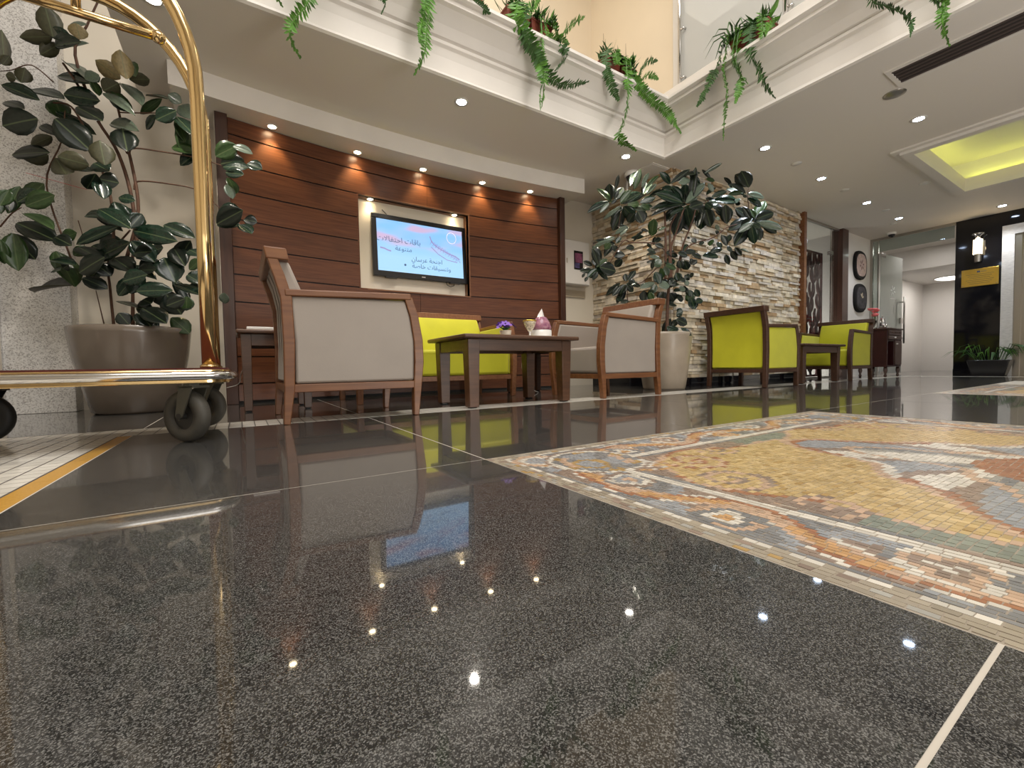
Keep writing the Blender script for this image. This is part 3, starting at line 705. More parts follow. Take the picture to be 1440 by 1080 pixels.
table('side_table','dark side table in the corner between yellow sofa and right grey armchair',2.30,2.76,3.36,3.82,.50,M['oakdark'],.06,.03)
o=MB().box(-.08,.08,-.06,.06,0,.020).build('paper_stack',M['porcelain'],None,bevel=.004); o.location=(.12,3.32,.535); tag(o,'small white paper stack on the left side table','papers')
def cable(name,label,pts,r,m):
    pts=[Vector(p) for p in pts]; out=[]
    for i in range(len(pts)-1):
        p0,p1,p2,p3=pts[max(i-1,0)],pts[i],pts[i+1],pts[min(i+2,len(pts)-1)]
        for k in range(8):
            t=k/8; out.append(.5*((2*p1)+(-p0+p2)*t+(2*p0-5*p1+4*p2-p3)*t*t+(-p0+3*p1-3*p2+p3)*t**3))
    out.append(pts[-1]); o=MB().tube(out,r,6).build(name,m,None,smooth=True); tag(o,label,'cable'); return o
M['wire']=mat('white_wire',(.6,.57,.52),.5)
cable('power_cable','thin white cable drooping from the left side table towards the trolley',[(.02,3.73,.30),(.0,3.80,.25),(-.02,3.95,.17),(-.10,4.03,.14)],.003,M['wire'])
cable('power_cable','thin white cable hanging under the corner side table',[(2.35,3.52,.38),(2.33,3.50,.25),(2.36,3.48,.12),(2.42,3.46,.04),(2.52,3.5,.005)],.003,M['wire'])

# things on the coffee table
f=thing('flower_pot','small white pot of purple artificial flowers on the coffee table','flowers',(1.68,2.74,.475))
MB().lathe([(0,0),(.036,0),(.046,.060),(.040,.060),(.036,.05),(0,.05)],20).build('pot',mat('ivory_ceramic',(.68,.60,.48),.4,var=.1,scale=40),f,smooth=True)
M['purple']=mat('violet_petals',(.22,.10,.52),.6,var=.2,scale=30); M['fcentre']=mat('dark_flower_centre',(.02,.015,.05),.6)
pr=random.Random(4)
for k in range(8):
    a=k*2.399; rr=.05*math.sqrt((k+.5)/8)*1.25; c=Vector((rr*math.cos(a)*1.15,rr*math.sin(a),.095+.028*pr.random()-(rr*.25)))
    m=MB(); nrm=(c-Vector((0,0,.03))).normalized(); e1=nrm.orthogonal().normalized(); e2=nrm.cross(e1)
    for q in range(6):
        b=q*math.pi/3; d=e1*math.cos(b)+e2*math.sin(b); s=nrm.cross(d)
        m.add([c,c+d*.014+s*.012+nrm*.004,c+d*.030+s*.007+nrm*.009,c+d*.033+nrm*.007,c+d*.030-s*.007+nrm*.009,c+d*.014-s*.012+nrm*.004],[(0,1,2,3),(0,3,4,5)])
    m.build('flower',M['purple'],f)
    MB().lathe([(0,-.004),(.007,0),(0,.006)],8,tuple(c+nrm*.005)).build('flower_centre',M['fcentre'],f)
mb=MB()
for k in range(10):
    a=k*.628; mb.tube([(0,0,.05),(.02*math.cos(a),.02*math.sin(a),.075),(.045*math.cos(a),.045*math.sin(a),.085)],[.003,.006,.001],5)
mb.build('foliage',M['ferndark'],f)
tr=MB().lathe([(0,0),(.155,0),(.165,.010),(.158,.010),(.15,.005),(0,.005)],32,sx=1.0,sy=.75).build('tray',M['porcelain'],None,smooth=True); tr.location=(1.955,2.73,.475); tag(tr,'low white oval tray under the glass goblet and tissue box','tray')
gb=thing('goblet','patterned cream glass goblet on a stem, left of the tissue box','goblet',(1.875,2.70,.4805))
MB().lathe([(0,0),(.032,0),(.034,.005),(.008,.012),(.007,.040),(.012,.048)],20).build('stem',M['porcelain'],gb,smooth=True)
MB().lathe([(.012,.048),(.030,.075),(.044,.105),(.050,.130),(.046,.130),(.040,.105),(.026,.078),(0,.056)],20).build('bowl',mat('cut_glass_cream',(.62,.54,.40),.2,var=.5,scale=70,coat=.4),gb,smooth=True)
MB().lathe([(.048,.126),(.053,.128),(.053,.135),(.047,.135)],20).build('gilt_rim',M['gold'],gb,smooth=True)
tb=thing('tissue_box','round white and pink tissue box with a white tissue pulled up','tissue box',(2.005,2.73,.4805))
MB().lathe([(0,0),(.078,0),(.080,.006),(.080,.062),(.070,.068),(0,.068)],28).build('base',M['porcelain'],tb,smooth=True)
MB().lathe([(.078,.066),(.078,.088),(.066,.125),(.045,.160),(.034,.168),(0,.17)],28).build('lid',mat('pink_translucent',(.42,.21,.26),.2,col2=(.22,.07,.14),scale=40),tb,smooth=True)
mb=MB(); mb.add([(-.045,0,.155),(0,-.025,.160),(.036,0,.155),(0,.02,.158),(-.025,.004,.19),(.004,-.004,.235),(.022,.0,.20)],[(0,1,4),(1,5,4),(1,2,6),(1,6,5),(2,3,6),(3,5,6),(3,0,4),(3,4,5)]); mb.build('tissue',M['porcelain'],tb)

# ------------------------------------------------------------------ television
tv=thing('television','flat black wall television showing a pale blue Arabic banquet advert','television',(1.655,4.345,1.505))
TW,TH=1.03,.625
tv.rotation_euler=(R(-3),0,0)
fm=MB(); bz=.048
fm.box(-TW/2,TW/2,-.01,.035,-TH/2,-TH/2+bz+.01).box(-TW/2,TW/2,-.01,.035,TH/2-bz,TH/2).box(-TW/2,-TW/2+bz,-.01,.035,-TH/2+bz,TH/2-bz).box(TW/2-bz,TW/2,-.01,.035,-TH/2+bz,TH/2-bz)
fm.build('bezel',M['plastic'],tv,bevel=.005)
MB().box(-TW/2+.1,TW/2-.1,.01,.04,-TH/2+.03,TH/2-.03).build('back_case',M['plastic'],tv)
m=bpy.data.materials.new('tv_screen'); m.use_nodes=True; nt,Nn,L,P=nodes(m)
tc=Nn.new('ShaderNodeTexCoord'); mp=Nn.new('ShaderNodeMapping'); L.new(tc.outputs['Object'],mp.inputs[0])
ns=Nn.new('ShaderNodeTexNoise'); ns.inputs['Scale'].default_value=2.6; ns.inputs['Detail'].default_value=1; mp.inputs['Scale'].default_value=(1,1,2.6); L.new(mp.outputs[0],ns.inputs[0])
rp=Nn.new('ShaderNodeValToRGB'); E_=rp.color_ramp.elements; E_[0].position=.36; E_[0].color=(.55,.42,.62,1); E_[1].position=.62; E_[1].color=(.22,.50,.90,1)
e_=E_.new(.46); e_.color=(.30,.52,.88,1)
L.new(ns.outputs[0],rp.inputs[0])
sp=Nn.new('ShaderNodeSeparateXYZ'); L.new(tc.outputs['Object'],sp.inputs[0])
mr=Nn.new('ShaderNodeMapRange'); mr.inputs[1].default_value=-.10; mr.inputs[2].default_value=.08; L.new(sp.outputs[2],mr.inputs[0])
mx=Nn.new('ShaderNodeMix'); mx.data_type='RGBA'; mx.inputs[6].default_value=(.36,.62,.93,1); L.new(mr.outputs[0],mx.inputs[0]); L.new(rp.outputs[0],mx.inputs[7])
P.inputs['Base Color'].default_value=(.01,.01,.01,1); P.inputs['Roughness'].default_value=.3; L.new(mx.outputs[2],P.inputs['Emission Color']); P.inputs['Emission Strength'].default_value=1.0
scr=MB().box(-TW/2+bz-.002,TW/2-bz+.002,-.004,.01,-TH/2+bz+.004,TH/2-bz+.002).build('screen',m,tv)
def arabic(codes): return ''.join(chr(c) for c in reversed(codes))
LINES=[([0xFE91,0xFE8E,0xFED7,0xFE8E,0xFE95,0x20,0xFE8D,0xFEA3,0xFE98,0xFED4,0xFE8E,0xFEFB,0xFE95],-.245,.045,.075),
       ([0xFEE3,0xFE98,0xFEE8,0xFEEE,0xFECB,0xFE94],-.20,-.035,.066),
       ([0xFE8D,0xFE9F,0xFEE8,0xFEA4,0xFE94,0x20,0xFECB,0xFEAE,0xFEB3,0xFE8E,0xFEE5],.05,-.125,.066),
       ([0xFEED,0xFE97,0xFEE8,0xFEB4,0xFEF4,0xFED8,0xFE8E,0xFE95,0x20,0xFEA7,0xFE8E,0xFEBB,0xFE94],.10,-.195,.066)]
inkm=mat('screen_text',(.02,.04,.08),.6,emit=(.045,.085,.16),estr=1)
def text(body,size,parent,loc,rot,m,name='lettering'):
    cu=bpy.data.curves.new('t','FONT'); cu.body=body; cu.size=size; cu.align_x='CENTER'; cu.extrude=.0006
    o=bpy.data.objects.new('t',cu); C.objects.link(o); dgp=bpy.context.evaluated_depsgraph_get()
    me=bpy.data.meshes.new_from_object(o.evaluated_get(dgp)); bpy.data.objects.remove(o)
    me.materials.clear(); me.materials.append(m); q=link(name,me,parent); q.location=loc; q.rotation_euler=rot; return q
for codes,x,z,s in LINES: text(arabic(codes),s,scr,(x,-.0052,z),(R(90),0,0),inkm)
MB().lathe([(0,-.001),(.012,-.001),(.012,.001),(0,.001)],12).build('bullet',inkm,scr).matrix_local=Matrix.Translation((-.19,-.0052,-.175))@Matrix.Rotation(R(90),4,'X')
lines=MB()
pk=mat('screen_ornament',(.1,.1,.2),.6,emit=(.22,.19,.38),estr=1); pw_=mat('screen_ring',(.5,.5,.6),.6,emit=(.50,.42,.72),estr=1)
def scr_curve(pts,w,m,nm):
    b=MB(); b.sweep(pts,[w]*len(pts),-.0056,-.0045); b.build(nm,m,scr)
scr_curve([(.09,.16),(.11,.10),(.16,.06),(.22,.03),(.30,.0),(.38,-.02),(.43,-.05)],.010,pk,'ornament_line')
for k in range(11):
    t_=k/10; x=.11+.29*t_; z=.11-.15*t_
    scr_curve([(x-.02,z-.035),(x,z+.006),(x+.035,z-.045)],.006,pk,'ornament_line')
scr_curve([(.10,.05),(.18,-.02),(.28,-.07),(.40,-.085)],.008,pk,'ornament_line')
scr_curve([(.34+.055*math.cos(a*math.pi/8),.175+.06*math.sin(a*math.pi/8)) for a in range(17)],.006,pw_,'ring_emblem')
scr_curve([(-.44,-.025),(-.40,-.03),(-.36,-.045),(-.33,-.05)],.014,pk,'ornament_line')
MB().box(-.02,.02,-.0115,-.010,-TH/2+.022,-TH/2+.032).build('maker_mark',M['chrome'],tv)
MB().tube([(.26,.01,-TH/2+.01),(.27,.0,-TH/2-.03),(.31,0,-TH/2-.045),(.35,.0,-TH/2-.03),(.36,.01,-TH/2+.01)],.004,6).build('cable_loop',M['plastic'],tv,smooth=True)
MB().box(-.40,-.28,-.02,.02,-TH/2-.012,-TH/2).box(.30,.42,-.02,.02,-TH/2-.012,-TH/2).build('speaker_foot',M['plastic'],tv)
MB().tube([(-.40,.034,TH/2+.075),(-.395,.02,TH/2+.05),(-.36,.0,TH/2+.005)],.004,6).build('antenna_lead',M['plastic'],tv,smooth=True)

# ------------------------------------------------------------------ electric box with poster
eb=thing('electrical_box','cream metal electrical cabinet with a dark picture on its door, beside the timber wall','cabinet',(3.74,4.43,1.60))
MB().box(-.215,.215,-.14,0,-.285,.285).build('case',M['white'],eb,bevel=.008)
MB().box(-.205,.205,-.152,-.14,-.275,.275).build('door',M['white'],eb,bevel=.004)
MB().box(-.185,-.172,-.158,-.152,-.02,.04).build('latch',M['chrome'],eb)
pc=MB().box(-.06,.09,-.156,-.152,-.09,.15).build('picture',M['plastic'],eb)
MB().box(-.048,.078,-.158,-.156,.0,.12).build('picture_print',mat('photo_purple',(.20,.06,.12),.4,var=.6,scale=14),pc)
MB().box(-.048,.03,-.158,-.156,-.07,-.005).build('picture_print',mat('photo_blue',(.10,.08,.22),.4,var=.6,scale=14),pc)
struct('box_shadow_strip',MB().box(3.56,3.98,4.41,4.43,1.18,1.27),mat('box_shadow_tan',(.45,.38,.28),.6))  # strip below the electrical box, its shadow put into shape and colour

# ------------------------------------------------------------------ luggage trolley
tl=thing('luggage_trolley','polished brass luggage trolley with red carpeted deck at the left edge','luggage trolley',(0,0,0))
tx0,tx1,ty0,ty1=-.98,-.035,1.955,2.59
def rrect(x0,x1,y0,y1,r,n=6):
    out=[]
    for cx,cy,a0 in ((x1-r,y1-r,0),(x0+r,y1-r,90),(x0+r,y0+r,180),(x1-r,y0+r,270)):
        out+=[(cx+r*math.cos(R(a0+90*k/n)),cy+r*math.sin(R(a0+90*k/n))) for k in range(n+1)]
    return out
pl=rrect(tx0,tx1,ty0,ty1,.09)
MB().prism(pl,'z',.222,.272).build('deck',M['brass'],tl,bevel=.003)
MB().prism(rrect(tx0+.008,tx1-.008,ty0+.008,ty1-.008,.085),'z',.272,.279).build('carpet',M['carpet'],tl)
bp=rrect(tx0-.012,tx1+.012,ty0-.012,ty1+.012,.10); bp.append(bp[0])
bm=MB(); nb=len(bp)
vs=[]; 
for i,(x,y) in enumerate(bp[:-1]):
    cx,cy=(tx0+tx1)/2,(ty0+ty1)/2; px,py=bp[i-1] if i else bp[-2]; qx,qy=bp[i+1]; dx,dy=qx-px,qy-py; d=math.hypot(dx,dy); nx_,ny_=dy/d,-dx/d
    for k in range(8):
        a=k*math.pi/4; vs.append((x+nx_*.010*math.cos(a),y+ny_*.010*math.cos(a),.250+.0155*math.sin(a)))
nn=nb-1
bm.add(vs,[(i*8+k,((i+1)%nn)*8+k,((i+1)%nn)*8+(k+1)%8,i*8+(k+1)%8) for i in range(nn) for k in range(8)])
bm.build('bumper',M['chrome'],tl,smooth=True)
for ky in (2.07,2.47):
    pts=[(-.105,ky,.284),(-.105,ky,.8),(-.105,ky,1.30)]
    cxx,rx,rz=-.475,.37,.50
    for k in range(1,24): 
        a=math.pi*k/24; pts.append((cxx+rx*math.cos(a),ky,1.34+rz*math.sin(a)**.9))
    pts+=[(-.845,ky,1.30),(-.845,ky,.8),(-.845,ky,.284)]
    h_=MB().tube(pts,.0245,16).build('hoop',M['brass'],tl,smooth=True)
    for xx in (-.105,-.845): MB().lathe([(.031,0),(.031,.010),(.0255,.014)],16,(xx,ky,.279)).build('post_collar',M['brass'],h_,smooth=True)
hb=MB().tube([(-.72,2.27,1.625),(-.245,2.27,1.625)],.0165,14).build('hanging_bar',M['brass'],tl,smooth=True)
for xx in (-.235,-.73): MB().lathe([(0,-.026),(.018,-.018),(.026,0),(.018,.018),(0,.026)],14,(xx,2.27,1.625)).build('ball_end',M['brass'],hb,smooth=True)
MB().tube([(-.475,2.27,1.625),(-.475,2.27,1.84)],.015,12).build('hanger_rod',M['brass'],tl,smooth=True)
MB().tube([(-.475,2.07,1.84),(-.475,2.47,1.84)],.018,12).build('cross_bar',M['brass'],tl,smooth=True)
def caster(x,y,rz,dark):
    c=bpy.data.objects.new('caster',None); C.objects.link(c); c.parent=tl; c.location=(x,y,0); c.rotation_euler=(0,0,rz)
    rub=M['blackrubber'] if dark else M['rubber']
    w=MB(); seg=32; prof=[(.052,-.020),(.078,-.024),(.092,-.020),(.0985,-.008),(.0985,.008),(.092,.020),(.078,.024),(.052,.020),(.052,-.020)]
    vs=[(r*math.cos(2*math.pi*k/seg)+.035,z,.0985+r*math.sin(2*math.pi*k/seg)) for r,z in prof for k in range(seg)]
    w.add(vs,[(i*seg+k,i*seg+(k+1)%seg,(i+1)*seg+(k+1)%seg,(i+1)*seg+k) for i in range(len(prof)-1) for k in range(seg)])
    w.build('tyre',rub,c,smooth=True)
    hbm=MB(); vs=[(r*math.cos(2*math.pi*k/seg)+.035,z,.0985+r*math.sin(2*math.pi*k/seg)) for r,z in ((.053,-.010),(.053,.010)) for k in range(seg)]
    hbm.add(vs,[tuple(range(seg)),tuple(range(2*seg-1,seg-1,-1))]+[(k,k+seg,(k+1)%seg+seg,(k+1)%seg) for k in range(seg)]); hbm.tube([(.035,-.034,.0985),(.035,.034,.0985)],.012,10)
    hbm.build('hub',M['blackrubber'] if dark else mat('hub_metal',(.035,.033,.03),.5,.3),c)
    fk=MB()
    for s in (-1,1):
        y0,y1=(.028,.033) if s>0 else (-.033,-.028)
        fk.prism([(-.035,.212),(.03,.212),(.052,.10),(.035,.083),(.018,.10)],'y',y0,y1)
    fk.box(-.04,.035,-.033,.033,.205,.214); fk.tube([(0,0,.214),(0,0,.222)],.03,12)
    fk.build('fork',M['plastic'] if dark else mat('zinc_fork',(.10,.095,.075),.5,.4),c)
caster(-.155,2.005,R(133),False); caster(-.125,2.53,R(150),False); caster(-.83,2.505,R(178),True); caster(-.88,2.05,R(190),True)

# ------------------------------------------------------------------ plants
def leaf_mesh(name,mt,mbm,fold,droop):
    # unit leaf: base at origin, tip at x=1, half width .5 scaled later, normal +z
    b=MB(); xs=[0,.12,.30,.52,.74,.90,1.0]; ws=[.04,.25,.43,.5,.42,.21,.0]
    top=[];n=len(xs)
    for x,w in zip(xs,ws):
        zc=-droop*x*x; e=fold*w
        top.append([(x,-w,zc+e),(x,-w*.5,zc+e*.35),(x,0,zc-.012),(x,w*.5,zc+e*.35),(x,w,zc+e)])
    vs=[p for r in top for p in r]+[(p[0],p[1],p[2]-.010) for r in top for p in r]; o=5*n
    for i in range(n-1):
        for k in range(4):
            a=i*5+k; b.f.append((a,a+5,a+6,a+1)); b.m.append(0); b.f.append((a+o,a+1+o,a+6+o,a+5+o)); b.m.append(1)
        b.f.append((i*5,i*5+o,i*5+5+o,i*5+5)); b.m.append(1); b.f.append((i*5+4,i*5+9,i*5+9+o,i*5+4+o)); b.m.append(1)
    b.v=vs
    me=bpy.data.meshes.new(name); me.from_pydata(b.v,[],b.f); me.materials.append(mt); me.materials.append(mbm)
    me.polygons.foreach_set('material_index',b.m); me.polygons.foreach_set('use_smooth',[True]*len(b.f)); me.update(); return me
for k_ in ('leaf','leafd','leafg','leafl','leafu','leafb'):
    nt,N,L,P=nodes(M[k_]); src=P.inputs['Base Color'].links[0].from_socket
    tc=N.new('ShaderNodeTexCoord'); sp_=N.new('ShaderNodeSeparateXYZ'); L.new(tc.outputs['Object'],sp_.inputs[0])
    ab=N.new('ShaderNodeMath'); ab.operation='ABSOLUTE'; L.new(sp_.outputs[1],ab.inputs[0])
    mr=N.new('ShaderNodeMapRange'); mr.inputs[1].default_value=.012; mr.inputs[2].default_value=.035; mr.inputs[3].default_value=.55; mr.inputs[4].default_value=0; L.new(ab.outputs[0],mr.inputs[0])
    mx=N.new('ShaderNodeMix'); mx.data_type='RGBA'; L.new(mr.outputs[0],mx.inputs[0]); L.new(src,mx.inputs[6]); mx.inputs[7].default_value=(.10,.13,.06,1); L.new(mx.outputs[2],P.inputs['Base Color'])
LK={'t':('leaf','leafu'),'d':('leafd','leafu'),'g':('leafg','leafu'),'l':('leafl','leafu'),'u':('leafd','leafu'),'b':('leafd','leafb')}
LMESH={k:[leaf_mesh('leaf_%s_%d'%(k,i),M[a],M[b],fo,dr) for i,(fo,dr) in enumerate(((.16,.05),(.28,.10),(.08,.16)))] for k,(a,b) in LK.items()}
EYE=Vector((.2,.3,1.3))
def rubber_plant(root,leaves,stems,seed,fat=1.10,long=1.0):
    rn=random.Random(seed)
    inv=root.location
    for bx,by,bz,tx,ty,tz,w,k in leaves:
        b=Vector((bx,by,bz)); t=Vector((tx,ty,tz)); d=t-b; L=d.length; ax=d.normalized()
        view=(EYE-b).normalized()
        nrm=view*1.0+Vector((0,0,rn.uniform(.1,.55)))+Vector((rn.uniform(-.4,.4),rn.uniform(-.4,.4),0))
        if k in 'ub': nrm=-view*1.0+Vector((rn.uniform(-.3,.3),rn.uniform(-.3,.3),.25))
        nrm=(nrm-ax*nrm.dot(ax)).normalized(); sd=nrm.cross(ax)
        mx=Matrix(((ax.x,sd.x,nrm.x),(ax.y,sd.y,nrm.y),(ax.z,sd.z,nrm.z)))
        o=bpy.data.objects.new('leaf',rn.choice(LMESH[k])); C.objects.link(o); o.parent=root
        o.matrix_local=Matrix.Translation(b-inv)@mx.to_4x4()@Matrix.Diagonal((L*long,max(w*fat,L*.25),L*.8,1))
    for pts,r in stems:
        pts=[Vector(p)-inv for p in pts]; out=[]
        for i in range(len(pts)-1):
            p0,p1,p2,p3=pts[max(i-1,0)],pts[i],pts[i+1],pts[min(i+2,len(pts)-1)]
            for q in range(5):
                t=q/5; out.append(.5*((2*p1)+(-p0+p2)*t+(2*p0-5*p1+4*p2-p3)*t*t+(-p0+3*p1-3*p2+p3)*t**3))
        out.append(pts[-1]); n=len(out)
        if r<.002: MB().tube(out,r,5).build('red_thread',M['thread'],root)
        else: MB().tube(out,[r*(1-.45*i/n) for i in range(n)],8).build('stem',M['bark'],root,smooth=True)
p1=thing('rubber_plant','big rubber plant in a wide taupe pot, behind the brass trolley','potted plant',(-.62,3.88,0))
MB().lathe([(0,0),(.205,0),(.225,.015),(.265,.18),(.305,.38),(.322,.53),(.326,.565),(.318,.572),(.300,.568),(.295,.53),(0,.53)],48).build('pot',M['pot'],p1,smooth=True)
MB().lathe([(0,.532),(.294,.532),(.28,.545),(0,.548)],32).build('soil',M['soil'],p1)
